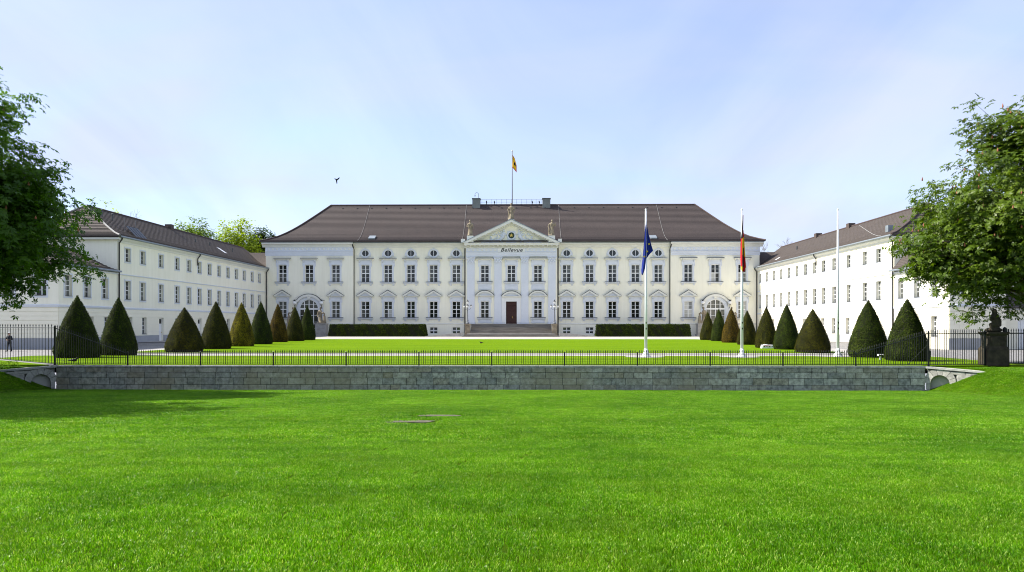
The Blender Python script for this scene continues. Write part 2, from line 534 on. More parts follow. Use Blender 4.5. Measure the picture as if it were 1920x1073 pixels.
M['gravel'] = mat('pale_gravel', (0.40, 0.38, 0.345), 0.95, 0.2, 0.25, (0.32, 0.30, 0.27), bump=0.4, bscale=25, fine=0.12, coord='Position')
M['path'] = mat('pale_path', (0.36, 0.345, 0.32), 0.95, 0.2, 0.4, (0.28, 0.265, 0.24), bump=0.3, bscale=25, fine=0.1, coord='Position')
def cobble_mat():
    m, nt, b = new_mat('grey_setts')
    b.inputs['Roughness'].default_value = 0.8
    g = nt.nodes.new('ShaderNodeNewGeometry')
    v = nt.nodes.new('ShaderNodeTexVoronoi'); v.inputs['Scale'].default_value = 7.0
    nt.links.new(g.outputs['Position'], v.inputs['Vector'])
    sep = nt.nodes.new('ShaderNodeSeparateColor'); nt.links.new(v.outputs['Color'], sep.inputs[0])
    o = _ramp(nt, sep.outputs[0], 0, 1, (0.20, 0.195, 0.19), (0.36, 0.345, 0.33))
    o = _mix(nt, o, _ramp(nt, v.outputs['Distance'], 0.0, 0.7, (1.1,) * 3, (0.5,) * 3), 1.0, 'MULTIPLY')
    nt.links.new(o, b.inputs['Base Color'])
    _bump(nt, b, v.outputs['Distance'], -0.5, 0.03)
    return m
M['setts'] = cobble_mat()
M['soil'] = mat('bare_soil', (0.135, 0.125, 0.085), 0.95, 0.5, 9.0, (0.05, 0.05, 0.03), bump=0.8, bscale=18)
M['kerb'] = mat('granite_kerb', (0.34, 0.335, 0.32), 0.85, 0.3, 2.0)

def leaf_mat(name, cols, trans=0.35, rough=0.5, big=0.0, wscale=0.5, spec=0.25):
    """leaf-sized faces: tone from the stored leaf value, light through the blade"""
    m = bpy.data.materials.new(name); m.use_nodes = True
    nt = m.node_tree
    b = nt.nodes['Principled BSDF']
    out = nt.nodes['Material Output']
    at = nt.nodes.new('ShaderNodeAttribute'); at.attribute_name = 'tone'
    r = nt.nodes.new('ShaderNodeValToRGB')
    els = r.color_ramp.elements
    while len(els) < len(cols): els.new(0.5)
    for i, c in enumerate(cols):
        els[i].position = i / (len(cols) - 1); els[i].color = (*c, 1)
    nt.links.new(at.outputs['Fac'], r.inputs['Fac'])
    colr = r.outputs['Color']
    if big > 0:
        colr = _mix(nt, colr, _ramp(nt, _noise(nt, wscale, 3, 0.6, coord='Position'), 0.35, 0.65, (1 - big,) * 3, (1 + big,) * 3), 1.0, 'MULTIPLY')
    nt.links.new(colr, b.inputs['Base Color'])
    b.inputs['Roughness'].default_value = rough
    b.inputs['Specular IOR Level'].default_value = spec
    tr = nt.nodes.new('ShaderNodeBsdfTranslucent')
    tcol = _mix(nt, colr, (1.25, 1.35, 0.5), 1.0, 'MULTIPLY')
    nt.links.new(tcol, tr.inputs['Color'])
    mx = nt.nodes.new('ShaderNodeMixShader'); mx.inputs[0].default_value = trans
    nt.links.new(b.outputs[0], mx.inputs[1]); nt.links.new(tr.outputs[0], mx.inputs[2])
    nt.links.new(mx.outputs[0], out.inputs['Surface'])
    return m

# =================================================================== GROUND
WALL_Y = 40.4
XR = at_y(1735, 686, WALL_Y).x          # right corner of the sunk wall
XL = at_y(105, 686, WALL_Y).x           # left corner
TIPR = at_y(1837, 697, 38.75)
TIPL = at_y(-4, 697, 38.75)
WALL_BASE = -1.34

def smooth(t):
    t = min(1.0, max(0.0, t)); return t * t * (3 - 2 * t)

def lawn_z(x, y):
    base = 0.62 - 0.0485 * max(y, -12.0)
    base += 0.02 * math.sin(x * 0.21 + 1.0) * math.sin(y * 0.17)
    side = max(base, -0.04)
    if x > 0:
        t = (x - XR + 0.15) / 2.9
        # behind the return wall the ground is level with the court
        if x > XR and y > WALL_Y - (x - XR) * (WALL_Y - TIPR.y) / (TIPR.x - XR) + 0.62: return -0.05
    else:
        t = (XL - x + 0.15) / 2.9
        if x < XL and y > WALL_Y - (XL - x) * (WALL_Y - TIPL.y) / (XL - TIPL.x) + 0.62: return -0.05
    return base + (side - base) * smooth(t)

def grid_sheet(name, xs, ys, zf, material):
    vs = [(x, y, zf(x, y)) for y in ys for x in xs]
    nx = len(xs)
    fs = [(j * nx + i, j * nx + i + 1, (j + 1) * nx + i + 1, (j + 1) * nx + i) for j in range(len(ys) - 1) for i in range(nx - 1)]
    me = bpy.data.meshes.new(name); me.from_pydata(vs, [], fs); me.materials.append(material)
    me.polygons.foreach_set('use_smooth', [True] * len(fs)); me.update()
    return tag(inst(name, me), kind='structure')

def steps(a, b, d):
    n = max(1, int(round((b - a) / d))); return [a + (b - a) * i / n for i in range(n + 1)]

_xs = steps(-220, -40, 12)[:-1] + steps(-40, -27, 1.0)[:-1] + steps(-27, -22, 0.14)[:-1] + steps(-22, 22, 1.0)[:-1] + steps(22, 28, 0.14)[:-1] + steps(28, 42, 1.0)[:-1] + steps(42, 220, 12)
_ys = steps(-120, -10, 10)[:-1] + steps(-10, 34, 1.0)[:-1] + steps(34, WALL_Y + 0.25, 0.16)
grid_sheet('lawn', _xs, _ys, lawn_z, M['lawn_near'])

# one level sheet from the sunk wall to the horizon (under everything behind the fence)
mb = MB()
mb.add([(-2500, WALL_Y + 0.25, -0.06), (2500, WALL_Y + 0.25, -0.06), (2500, 3500, -0.06), (-2500, 3500, -0.06)], [(0, 1, 2, 3)])
tag(mb.obj('ground', M['setts']), kind='structure')

def flat(name, poly, z, material):
    me = bpy.data.meshes.new(name)
    me.from_pydata([(p[0], p[1], z) for p in poly], [], [tuple(range(len(poly)))])
    me.materials.append(material); me.update()
    return tag(inst(name, me), kind='structure')

PATH_Y0, PATH_Y1 = 52.6, 58.3
LAWN_FAR_Y = 109.0
flat('forecourt', [(-31.2, 58.0), (31.2, 58.0), (31.2, 92.0), (45.6, 92.0), (45.6, 139.0), (-46.2, 139.0), (-46.2, 92.0), (-31.2, 92.0)], -0.03, M['gravel'])
flat('path', [(-31.5, PATH_Y0 - 0.3), (31.5, PATH_Y0 - 0.3), (31.5, PATH_Y1 + 0.2), (-31.5, PATH_Y1 + 0.2)], -0.02, M['path'])

def lawn_slab(name, x0, x1, y0, y1, rad, z0, z1, material):
    pts = []
    for cx, cy, a0 in ((x1 - rad, y1 - rad, 0), (x0 + rad, y1 - rad, 90), (x0 + rad, y0 + rad, 180), (x1 - rad, y0 + rad, 270)):
        for k in range(7):
            a = R(a0 + 15 * k); pts.append((cx + rad * math.cos(a), cy + rad * math.sin(a)))
    n = len(pts)
    me = bpy.data.meshes.new(name)
    me.from_pydata([(p[0], p[1], z0) for p in pts] + [(p[0], p[1], z1) for p in pts], [],
                   [tuple(range(n, 2 * n))] + [(i, (i + 1) % n, n + (i + 1) % n, n + i) for i in range(n)])
    me.materials.append(material); me.update()
    return tag(inst(name, me), kind='structure')

lawn_slab('lawn_strip', -33.0, 30.5, WALL_Y + 0.30, PATH_Y0, 1.0, -0.2, 0.01, M['lawn_far'])
lawn_slab('court_lawn', -29.6, 27.6, PATH_Y1, LAWN_FAR_Y, 1.2, -0.2, 0.012, M['lawn_far'])

# =================================================================== SUNK RETAINING WALL
stone_me = bevelled(MB().box(-0.5, 0.5, -0.5, 0.5, -0.5, 0.5).mesh('stone', M['ashlar']), 0.028)
pale_me = bevelled(MB().box(-0.5, 0.5, -0.5, 0.5, -0.5, 0.5).mesh('stone', M['pale_ashlar']), 0.03)
cop_me = bevelled(MB().box(-0.5, 0.5, -0.5, 0.5, -0.5, 0.5).mesh('coping', M['coping']), 0.03)

wall = empty('retaining_wall', ((XL + XR) / 2, WALL_Y, WALL_BASE))
tag(wall, 'long low wall of dark grey-green stone blocks below the iron fence', 'wall')
wc = (XL + XR) / 2
MB().box(XL - wc + 0.02, XR - wc - 0.02, 0.03, 0.42, -0.35, 1.20).obj('mortar_bed', M['mortar'], wall)
rs = random.Random(3)
zs = [-0.03, 0.29, 0.66, 0.965, 1.235]
for c in range(4):
    x = XL
    while x < XR - 0.02:
        w = rs.uniform(0.50, 1.05)
        if x + w > XR - 0.4: w = XR - x
        h = zs[c + 1] - zs[c]
        pr = rs.uniform(-0.010, 0.014)
        inst('stone', stone_me, wall, (x + w / 2 - wc, 0.13 - pr, (zs[c] + zs[c + 1]) / 2),
             (rs.uniform(-0.008, 0.008), 0, rs.uniform(-0.006, 0.006)), (w - 0.022, 0.28, h - 0.018))
        x += w
x = XL
while x < XR - 0.05:
    w = rs.uniform(1.7, 2.3)
    if x + w > XR - 0.8: w = XR - x
    inst('coping', cop_me, wall, (x + w / 2 - wc, 0.19, 1.235 + 0.052), (0, 0, 0), (w - 0.012, 0.46, 0.10))
    x += w

def return_wall(name, corner_x, tip, sgn, label):
    """short splayed end wall with an arched drain niche; local x runs from the corner outwards"""
    d = Vector((tip.x - corner_x, tip.y - WALL_Y, 0)); L = d.length + 0.25; a = math.atan2(d.y, d.x)
    # the local frame: x along the wall, face looks to the camera side
    root = empty(name, (corner_x, WALL_Y, WALL_BASE), a)
    tag(root, label, 'wall')
    s = -1 if sgn > 0 else 1      # side (local y) the visible face looks to
    def Y(v): return v * -s
    top0, top1 = 1.22, 1.22 - 0.16
    mbk = MB()
    # body behind the stones
    mbk.add([(0.03, Y(0.28), -0.3), (L, Y(0.28), -0.3), (L, Y(0.55), -0.3), (0.03, Y(0.55), -0.3),
             (0.03, Y(0.28), top0), (L, Y(0.28), top1), (L, Y(0.55), top1), (0.03, Y(0.55), top0)],
            [(0, 3, 2, 1), (4, 5, 6, 7), (0, 1, 5, 4), (1, 2, 6, 5), (2, 3, 7, 6), (3, 0, 4, 7)])
    o = mbk.obj('mortar_bed', M['mortar_pale'], root); weld_normals(o.data)
    ac, ar, asz = 0.70, 0.46, 0.42        # arch centre, inner radius, springing height
    MB().box(ac + ar + 0.30, L - 0.02, min(Y(0.05), Y(0.275)), max(Y(0.05), Y(0.275)), -0.3, top1 - 0.01).obj('mortar_bed', M['mortar_pale'], root)
    # voussoirs
    nv = 7
    for k in range(nv):
        t0 = PI * k / nv + 0.012; t1 = PI * (k + 1) / nv - 0.012
        po = []
        for t in (t0, (t0 + t1) / 2, t1): po.append((ac + ar * math.cos(t), asz + ar * math.sin(t)))
        for t in (t1, t0):
            rr = 0.30 / max(abs(math.cos(t)), abs(math.sin(t)), 0.75) + ar
            po.append((ac + rr * math.cos(t), min(asz + rr * math.sin(t), 1.18)))
        m2 = MB(); m2.ext_y(po, Y(-0.0), Y(0.27)); me = m2.mesh('voussoir', M['pale_ashlar']); weld_normals(me)
        inst('voussoir', me, root)
    # jamb block at the corner and the ashlar beyond the arch
    def blk(x0, x1, z0, z1):
        inst('stone', pale_me, root, ((x0 + x1) / 2, Y(0.14), (z0 + z1) / 2), (0, 0, 0), (x1 - x0 - 0.016, 0.27, z1 - z0 - 0.014))
    blk(0.02, ac - ar, -0.25, 0.08); blk(0.02, ac - ar, 0.08, 0.42)
    blk(ac + ar, ac + ar + 0.5, -0.25, 0.08); blk(ac + ar, ac + ar + 0.32, 0.08, 0.42)
    rr = random.Random(5)
    x0 = ac + ar + 0.33
    for z0, z1 in ((0.42, 0.70), (0.70, 0.93), (0.93, 1.16)):
        x = x0 if z0 < 0.9 else x0 - 0.28
        while x < L:
            w = rr.uniform(0.45, 0.75)
            zt = z1 if z1 < 1.1 else top0 - 0.16 * (x + w) / L - 0.02
            blk(x, min(x + w, L), z0, zt); x += w
    # sloping coping slab
    mc = MB()
    for k in range(2):
        u0, u1 = -0.02 + k * (L / 2), (k + 1) * (L / 2) - 0.012
        za, zb = top0 - 0.16 * max(u0, 0) / L, top0 - 0.16 * u1 / L
        mc = MB()
        mc.add([(u0, Y(-0.05), za), (u1, Y(-0.05), zb), (u1, Y(0.46), zb), (u0, Y(0.46), za),
                (u0, Y(-0.05), za + 0.10), (u1, Y(-0.05), zb + 0.10), (u1, Y(0.46), zb + 0.10), (u0, Y(0.46), za + 0.10)],
               [(0, 3, 2, 1), (4, 5, 6, 7), (0, 1, 5, 4), (1, 2, 6, 5), (2, 3, 7, 6), (3, 0, 4, 7)])
        me = mc.mesh('coping', M['coping']); weld_normals(me); inst('coping', me, root)
    return root

return_wall('end_wall', XR, TIPR, 1, 'sunlit pale stone end wall with an arched niche at the right of the dark wall')
return_wall('end_wall', XL, TIPL, -1, 'shaded pale stone end wall with an arched niche at the left of the dark wall')

# =================================================================== IRON FENCES
def picket_mesh(h, w=0.026):
    m = MB(); t = w / 2
    m.box(-t, t, -t, t, 0.0, h - 0.15)
    # spear head
    zz = h - 0.15
    m.lathe([(t * 1.1, zz), (0.030, zz + 0.035), (0.020, zz + 0.085), (0.003, zz + 0.15)], sides=6)
    return m.mesh('picket', M['iron'])

POSTPX = [103 + 136.5 * k for k in range(13)]          # posts read off the photograph
LOW_H = 0.87
low_picket = picket_mesh(LOW_H - 0.05)
FY = WALL_Y + 0.16
fx = [at_y(p, 686, FY).x for p in POSTPX]
post_low = MB().box(-0.033, 0.033, -0.033, 0.033, 0.0, 0.73).lathe([(0.045, 0.73), (0.04, 0.76), (0.004, 0.80)], sides=8).mesh('post', M['iron'])
fence = empty('iron_fence', ((fx[1] + fx[11]) / 2, FY, 0.0))
tag(fence, 'low black iron picket fence along the top of the dark wall', 'fence')
fcx = (fx[1] + fx[11]) / 2
for k in range(1, 12):
    inst('post', post_low, fence, (fx[k] - fcx, 0, -0.02))
for k in range(1, 11):
    a, b = fx[k] - fcx + 0.033, fx[k + 1] - fcx - 0.033
    MB().box(a, b, -0.018, 0.018, 0.62, 0.65).obj('rail', M['iron'], fence)
    MB().box(a, b, -0.018, 0.018, 0.055, 0.085).obj('rail', M['iron'], fence)
npk = 0
extra = MB()
for k in range(1, 11):
    n = 31
    for i in range(n):
        x = fx[k] + (fx[k + 1] - fx[k]) * (i + 1) / (n + 1) - fcx
        if npk < 300: inst('picket', low_picket, fence, (x, 0, 0.05))
        else:
            extra.box(x - 0.013, x + 0.013, -0.013, 0.013, 0.05, 0.72)
            extra.lathe([(0.014, 0.72), (0.030, 0.755), (0.020, 0.805), (0.003, 0.87)], (x, 0, 0), 6)
        npk += 1
tag(extra.obj('picket_run', M['iron'], fence), kind='stuff')

def fence_run(name, label, p0, p1, h0, h1, n, post_a=True, post_b=True, foot=0.05, brace=None, strip=True):
    """straight run of pickets from p0 to p1 (Vectors on the ground), heights h0 -> h1"""
    d = (p1 - p0); L = math.hypot(d.x, d.y); a = math.atan2(d.y, d.x)
    root = empty(name, p0, a)
    tag(root, label, 'fence')
    dz = d.z
    cache = {}
    for i in range(n):
        t = (i + 1) / (n + 1); h = h0 + (h1 - h0) * t
        key = round(h, 2)
        if key not in cache: cache[key] = picket_mesh(key - 0.05)
        inst('picket', cache[key], root, (L * t, 0, foot + dz * t))
    def rail(u):
        m = MB(); zA = h0 - u if u else 0.07; zB = (h1 - u if u else 0.07) + dz
        m.add([(0, -0.02, zA - .018), (0, 0.02, zA - .018), (0, 0.02, zA + .018), (0, -0.02, zA + .018),
               (L, -0.02, zB - .018), (L, 0.02, zB - .018), (L, 0.02, zB + .018), (L, -0.02, zB + .018)],
              [(0, 1, 2, 3), (7, 6, 5, 4), (0, 4, 5, 1), (1, 5, 6, 2), (2, 6, 7, 3), (3, 7, 4, 0)])
        m.obj('rail', M['iron'], root)
    rail(0.23); rail(0)
    def post(x, h, z):
        MB().box(x - 0.04, x + 0.04, -0.04, 0.04, z - 0.1, z + h - 0.16).lathe([(0.055, h - 0.16 + z), (0.05, h - 0.12 + z), (0.005, h - 0.06 + z)], (x, 0, 0), 8).obj('post', M['iron'], root)
    if post_a: post(0, h0, 0)
    if post_b: post(L, h1, dz)
    if brace:
        MB().tube([(brace[0], 0, h0 * 0.62), (brace[0], 0.75, 0.0)], 0.018, 6).obj('brace', M['iron'], root)
    return root, L

Lp0 = Vector((fx[0], FY, 0)); Lp1 = Vector((fx[1], FY, 0))
TALL_L, TALL_R = 2.29, 2.0
fence_run('iron_fence', 'left sloping fence bay stepping down in front of two yew cones', Lp0, Lp1, TALL_L, LOW_H, 30, True, False)
far_left = on_z(-150, 661, 0)
n_l = 58
fl_root, fl_len = fence_run('iron_fence', 'tall black iron fence at the left edge, officer standing behind it', Vector((far_left.x, far_left.y, 0)), Lp0, TALL_L, TALL_L, n_l, True, False)
MB().box(0, fl_len, -0.15, 0.15, -0.10, 0.03).obj('kerb', M['kerb'], fl_root)
Rp0 = Vector((fx[11], FY, 0)); Rp1 = Vector((fx[12], FY, 0))
fence_run('iron_fence', 'right sloping fence bay rising in front of two yew cones', Rp0, Rp1, LOW_H, TALL_R, 30, False, True)
pil = at_y(1848, 683, FY + 0.35)
rt_root, _ = fence_run('iron_fence', 'tall black iron fence between the right end wall and the statue pillar', Rp1, Vector((pil.x - 0.05, FY + 0.35, 0)), TALL_R, TALL_R, 24, False, True)
MB().tube([(-0.02, 0.02, 1.15), (-0.55, 1.0, 0.0)], 0.018, 6).obj('brace', M['iron'], rt_root)

# gate to the right of the pillar
g0 = at_y(1887, 683, FY + 0.4)
gate = empty('iron_gate', (g0.x, FY + 0.4, 0), R(2))
tag(gate, 'black iron gate right of the statue pillar in front of a white garage door', 'gate')
gp = picket_mesh(1.88)
GL = 3.9
MB().box(-0.16, -0.02, -0.08, 0.08, -0.1, 2.02).lathe([(0.10, 2.02), (0.08, 2.07), (0.01, 2.12)], (-0.09, 0, 0), 8).obj('gate_post', M['iron'], gate)
MB().box(0.08, 0.13, -0.03, 0.03, 0.06, 2.0).obj('gate_stile', M['iron'], gate)
MB().box(GL - 0.05, GL, -0.03, 0.03, 0.06, 2.0).obj('gate_stile', M['iron'], gate)
MB().box(0.13, GL - 0.05, -0.025, 0.025, 1.74, 1.80).obj('rail', M['iron'], gate)
MB().box(0.13, GL - 0.05, -0.025, 0.025, 0.10, 0.16).obj('rail', M['iron'], gate)
for k in range(26):
    inst('picket', gp, gate, (0.13 + (GL - 0.18) * (k + 1) / 27, 0, 0.16))
for z in (0.35, 1.75): MB().ball((0.0, 0, z), 0.055, 8, 6).obj('hinge', M['iron'], gate)

# bare patches in the near lawn
def bare_patch(px, py, w, dpt, label, seed):
    d = ray(px, py); t = 5.0
    for _ in range(60):
        p = EYE + d * t
        e = p.z - lawn_z(p.x, p.y)
        t += e / (-d.z - 0.0485 * -d.y * 0 + 0.05) * 0.6
    p = EYE + d * t
    rr = random.Random(seed); n = 26
    m = MB(); ring = []
    for k in range(n):
        a = 2 * PI * k / n; f = 1 + rr.uniform(-0.10, 0.10)
        ring.append((w / 2 * f * math.copysign(abs(math.cos(a)) ** 0.55, math.cos(a)), dpt / 2 * f * math.copysign(abs(math.sin(a)) ** 0.55, math.sin(a))))
    vs = [(x, y, 0.006 + rr.uniform(0, .006)) for x, y in ring] + [(x * 0.86, y * 0.8, -0.005 + rr.uniform(-.008, .008)) for x, y in ring] + [(0, 0, 0.0)]
    fs = [(k, (k + 1) % n, n + (k + 1) % n, n + k) for k in range(n)] + [(n + k, n + (k + 1) % n, 2 * n) for k in range(n)]
    m.add(vs, fs)
    o = m.obj('bare_patch', M['soil'], None, (p.x, p.y, lawn_z(p.x, p.y) + 0.012), (R(-2.7), 0, 0))
    tag(o, kind='structure')
    return p, w, dpt
PATCHES = [bare_patch(765, 791.5, 1.35, 0.75, '', 1), bare_patch(823, 780.5, 1.2, 0.62, '', 2)]

# =================================================================== BUILDING PIECES
def wall_mesh(x0, x1, z0, z1, y, ops, depth, back, mats, zband=None):
    """facade skin at plane y (looking to -y) with real openings; ops = (xa,xb,za,zb); reveals go back by depth,
    the outer edges go back to y=back"""
    xs = sorted(set([x0, x1] + [v for o in ops for v in o[:2]]))
    zs_ = sorted(set([z0, z1] + [v for o in ops for v in o[2:]]))
    m = MB()
    idx = {}
    vs, fs = [], []
    def V(i, j):
        if (i, j) not in idx:
            idx[(i, j)] = len(vs); vs.append((xs[i], y, zs_[j]))
        return idx[(i, j)]
    for i in range(len(xs) - 1):
        for j in range(len(zs_) - 1):
            cx, cz = (xs[i] + xs[i + 1]) / 2, (zs_[j] + zs_[j + 1]) / 2
            if any(o[0] < cx < o[1] and o[2] < cz < o[3] for o in ops): continue
            fs.append((V(i, j), V(i + 1, j), V(i + 1, j + 1), V(i, j + 1)))
    m.add(vs, fs)
    for a, b, c, d in ops:
        q = y + depth
        m.add([(a, y, c), (a, q, c), (a, q, d), (a, y, d)], [(0, 1, 2, 3)])
        m.add([(b, y, c), (b, y, d), (b, q, d), (b, q, c)], [(0, 1, 2, 3)])
        m.add([(a, y, d), (a, q, d), (b, q, d), (b, y, d)], [(0, 1, 2, 3)])
        m.add([(a, y, c), (b, y, c), (b, q, c), (a, q, c)], [(0, 1, 2, 3)])
    m.add([(x0, y, z0), (x0, y, z1), (x0, back, z1), (x0, back, z0)], [(0, 1, 2, 3)])
    m.add([(x1, y, z0), (x1, back, z0), (x1, back, z1), (x1, y, z1)], [(0, 1, 2, 3)])
    m.add([(x0, y, z1), (x1, y, z1), (x1, back, z1), (x0, back, z1)], [(0, 1, 2, 3)])
    return m.mesh('wall', mats)

def arc(cx, cz, r, a0, a1, n, rz=None):
    rz = rz or r
    return [(cx + r * math.cos(R(a0 + (a1 - a0) * k / n)), cz + rz * math.sin(R(a0 + (a1 - a0) * k / n))) for k in range(n + 1)]

# ---- palace window: all pieces in a frame whose origin is the middle of the opening's foot on the wall plane
def palace_window_meshes(w, h, rows):
    f = MB(); y0, y1 = 0.20, 0.28; b = 0.07; hw = w / 2
    f.box(-hw, hw, y0, y1, 0, b); f.box(-hw, hw, y0, y1, h - b, h)
    f.box(-hw, -hw + b, y0, y1, b, h - b); f.box(hw - b, hw, y0, y1, b, h - b)
    mid = h * 0.52 if rows == 4 else h * 0.5
    f.box(-0.075, 0.075, y0 - 0.02, y1, b, h - b)
    f.box(-hw + b, -0.075, y0 - 0.02, y1, mid - 0.08, mid + 0.08); f.box(0.075, hw - b, y0 - 0.02, y1, mid - 0.08, mid + 0.08)
    for z in ((b + mid) / 2, (h - b + mid) / 2):
        f.box(-hw + b, -0.075, y0 + 0.02, y1 - 0.01, z - 0.022, z + 0.022); f.box(0.075, hw - b, y0 + 0.02, y1 - 0.01, z - 0.022, z + 0.022)
    fr = f.mesh('window', M['white_paint'])
    pw = (hw - b - 0.075)
    pl = MB().box(-pw / 2, pw / 2, 0, 0.02, 0, mid - 0.08 - b)
    pu = MB().box(-pw / 2, pw / 2, 0, 0.02, 0, h - b - mid - 0.08)
    panes = {}
    for k in ('glass', 'glass_curtain', 'glass_half'):
        panes[k] = (pl.mesh('pane', M[k]), pu.mesh('pane', M[k]))
    return dict(frame=fr, panes=panes, pw=pw, b=b, mid=mid, w=w, h=h)

def surround_mesh(w, h, top, sw=0.34):
    m = MB(); hw = w / 2; p = -0.07
    # jambs, inner fillet and frieze
    m.box(-hw - sw, -hw, p, 0.0, 0, h); m.box(hw, hw + sw, p, 0.0, 0, h)
    m.box(-hw - sw, hw + sw, p, 0.0, h, h + top)
    m.box(-hw - 0.10, -hw - 0.002, p - 0.035, p, 0, h + 0.10); m.box(hw + 0.002, hw + 0.10, p - 0.035, p, 0, h + 0.10)
    m.box(-hw - 0.10, hw + 0.10, p - 0.035, p, h + 0.10, h + 0.17)
    # ears
    m.box(-hw - sw - 0.16, -hw - sw, p, 0.0, h - 0.10, h + top); m.box(hw + sw, hw + sw + 0.16, p, 0.0, h - 0.10, h + top)
    m.box(-hw - sw - 0.13, -hw - sw - 0.03, p - 0.03, p, h - 0.30, h - 0.10); m.box(hw + sw + 0.03, hw + sw + 0.13, p - 0.03, p, h - 0.30, h - 0.10)
    # small consoles under the cornice
    for s in (-1, 1):
        x = s * (hw + sw - 0.02)
        m.ext_x([(p, h + top - 0.02), (p - 0.26, h + top - 0.02), (p - 0.24, h + top - 0.20), (p - 0.10, h + top - 0.42), (p, h + top - 0.46)], x - 0.09, x + 0.09)
    me = m.mesh('surround', M['trim']); weld_normals(me); return me

def sill_mesh(w):
    m = MB(); hw = w / 2 + 0.66
    m.ext_x([(0, 0), (-0.26, 0), (-0.30, -0.08), (-0.24, -0.14), (-0.20, -0.24), (-0.10, -0.30), (0, -0.30)], -hw, hw)
    for s in (-1, 1):
        x = s * (hw - 0.38)
        m.ext_x([(0, -0.302), (-0.17, -0.302), (-0.15, -0.45), (-0.05, -0.62), (0, -0.64)], x - 0.18, x + 0.18)
    m.ext_x([(0.0, 0.002), (-0.31, 0.002), (-0.33, 0.012), (-0.31, 0.085), (0.0, 0.105)], -hw - 0.02, hw + 0.02, 1)
    me = m.mesh('sill', [M['trim'], M['flash']]); weld_normals(me); return me

def cornice_mesh(hw, z):
    m = MB()
    m.ext_x([(0, z), (-0.20, z), (-0.24, z + 0.08), (-0.44, z + 0.14), (-0.48, z + 0.26), (0, z + 0.28)], -hw, hw)
    m.ext_x([(0, z + 0.282), (-0.50, z + 0.262), (-0.52, z + 0.29), (-0.50, z + 0.37), (0, z + 0.39)], -hw - 0.03, hw + 0.03, 1)
    me = m.mesh('cornice', [M['trim_pale'], M['flash']]); weld_normals(me); return me

def pediment_mesh(hw, z, kind):
    """triangular or segmental window pediment"""
    m = MB()
    m.ext_x([(0, z), (-0.18, z), (-0.22, z + 0.07), (-0.42, z + 0.12), (-0.44, z + 0.24), (0, z + 0.24)], -hw, hw)
    rise = 0.98 if kind == 'tri' else 0.88
    zz = z + 0.242
    if kind == 'tri':
        outer = [(hw, zz), (0, zz + rise), (-hw, zz)]
        inner = [(hw - 0.62, zz), (0, zz + rise - 0.30), (-hw + 0.62, zz)]
        ofl = [(hw + 0.06, zz + 0.01), (0, zz + rise + 0.13), (-hw - 0.06, zz + 0.01)]
    else:
        n = 14; rad = (hw * hw + rise * rise) / (2 * rise); c = zz + rise - rad
        a = math.degrees(math.asin(hw / rad)); outer = arc(0, c, rad, 90 - a, 90 + a, n)
        r2 = rad - 0.27; a2 = math.degrees(math.acos(min(1, (zz - c) / r2))); inner = arc(0, c, r2, 90 - a2, 90 + a2, n)
        ofl = arc(0, c, rad + 0.11, 90 - a - 1, 90 + a + 1, n)
    m.band_y(outer, inner, -0.46, 0)
    m.ext_y(inner[::-1] if False else inner, -0.12, 0, 2)
    m.band_y(ofl, [(p[0], p[1] + 0.004) for p in outer], -0.50, 0, 1)
    me = m.mesh('pediment', [M['trim_pale'], M['flash'], M['trim']]); weld_normals(me); return me

PW = palace_window_meshes(1.5, 3.06, 4)          # ground floor
PU = palace_window_meshes(1.5, 3.24, 4)          # first floor
SUR_G = surround_mesh(1.5, 3.06, 0.86)
SUR_U = surround_mesh(1.5, 3.24, 0.92)
SILL = sill_mesh(1.5)
COR_U = cornice_mesh(1.55, 3.24 + 0.92)
PED_T = pediment_mesh(1.62, 3.06 + 0.86, 'tri')
PED_S = pediment_mesh(1.68, 3.06 + 0.86, 'seg')

PR = random.Random(99)
def put_panes(win, W, kinds):
    for i, s in enumerate((-1, 1)):
        x = s * (0.075 + W['pw'] / 2)
        for q, (kk, zz) in enumerate(((i, W['b']), (2 + i, W['mid'] + 0.08))):
            inst('pane', W['panes'][kinds[kk]][q], win, (x, 0.238, zz), (PR.uniform(-.014, .010), 0, PR.uniform(-.02, .02)))

def palace_window(parent, x, y, z, W, sur, hood, hoodname, kinds=('glass',) * 4, sill=True):
    win = inst('window', W['frame'], parent, (x, y, z))
    put_panes(win, W, kinds)
    inst('surround', sur, win, (0, -0.002, 0))
    if sill: inst('sill', SILL, win, (0, -0.004, 0))
    inst(hoodname, hood, win, (0, -0.006, 0))
    return win

def hip_roof(x0, x1, y0, y1, z, ins, rise, prof, n, lip, material, name='roof'):
    """stepped tile courses; ins = inset at the ridge on (x0,x1,y0,y1) sides; prof = list of (s, rise share)"""
    def hz_(s):
        for (a, za), (b, zb) in zip(prof, prof[1:]):
            if s <= b: return za + (zb - za) * (s - a) / (b - a)
        return prof[-1][1]
    vs, fs = [], []
    def ring(s, zz):
        b = len(vs)
        xa, xb = x0 + ins[0] * s, x1 - ins[1] * s
        ya, yb = y0 + ins[2] * s, y1 - ins[3] * s
        for p in ((xa, ya), (xb, ya), (xb, yb), (xa, yb)): vs.append((p[0], p[1], zz))
        return b
    def skin(a, b):
        for k in range(4): fs.append((a + k, a + (k + 1) % 4, b + (k + 1) % 4, b + k))
    # soffit
    b0 = ring(0, z - 0.10)
    fs.append((b0 + 3, b0 + 2, b0 + 1, b0))
    prev = b0
    for k in range(n):
        s0, s1 = k / n, (k + 1) / n
        A = ring(s0, z + rise * hz_(s0) + lip)
        skin(prev, A)
        B = ring(s1, z + rise * hz_(s1))
        skin(A, B); prev = B
    fs.append((prev, prev + 1, prev + 2, prev + 3))
    me = bpy.data.meshes.new(name); me.from_pydata(vs, [], fs); me.materials.append(material); me.update()
    return me, hz_

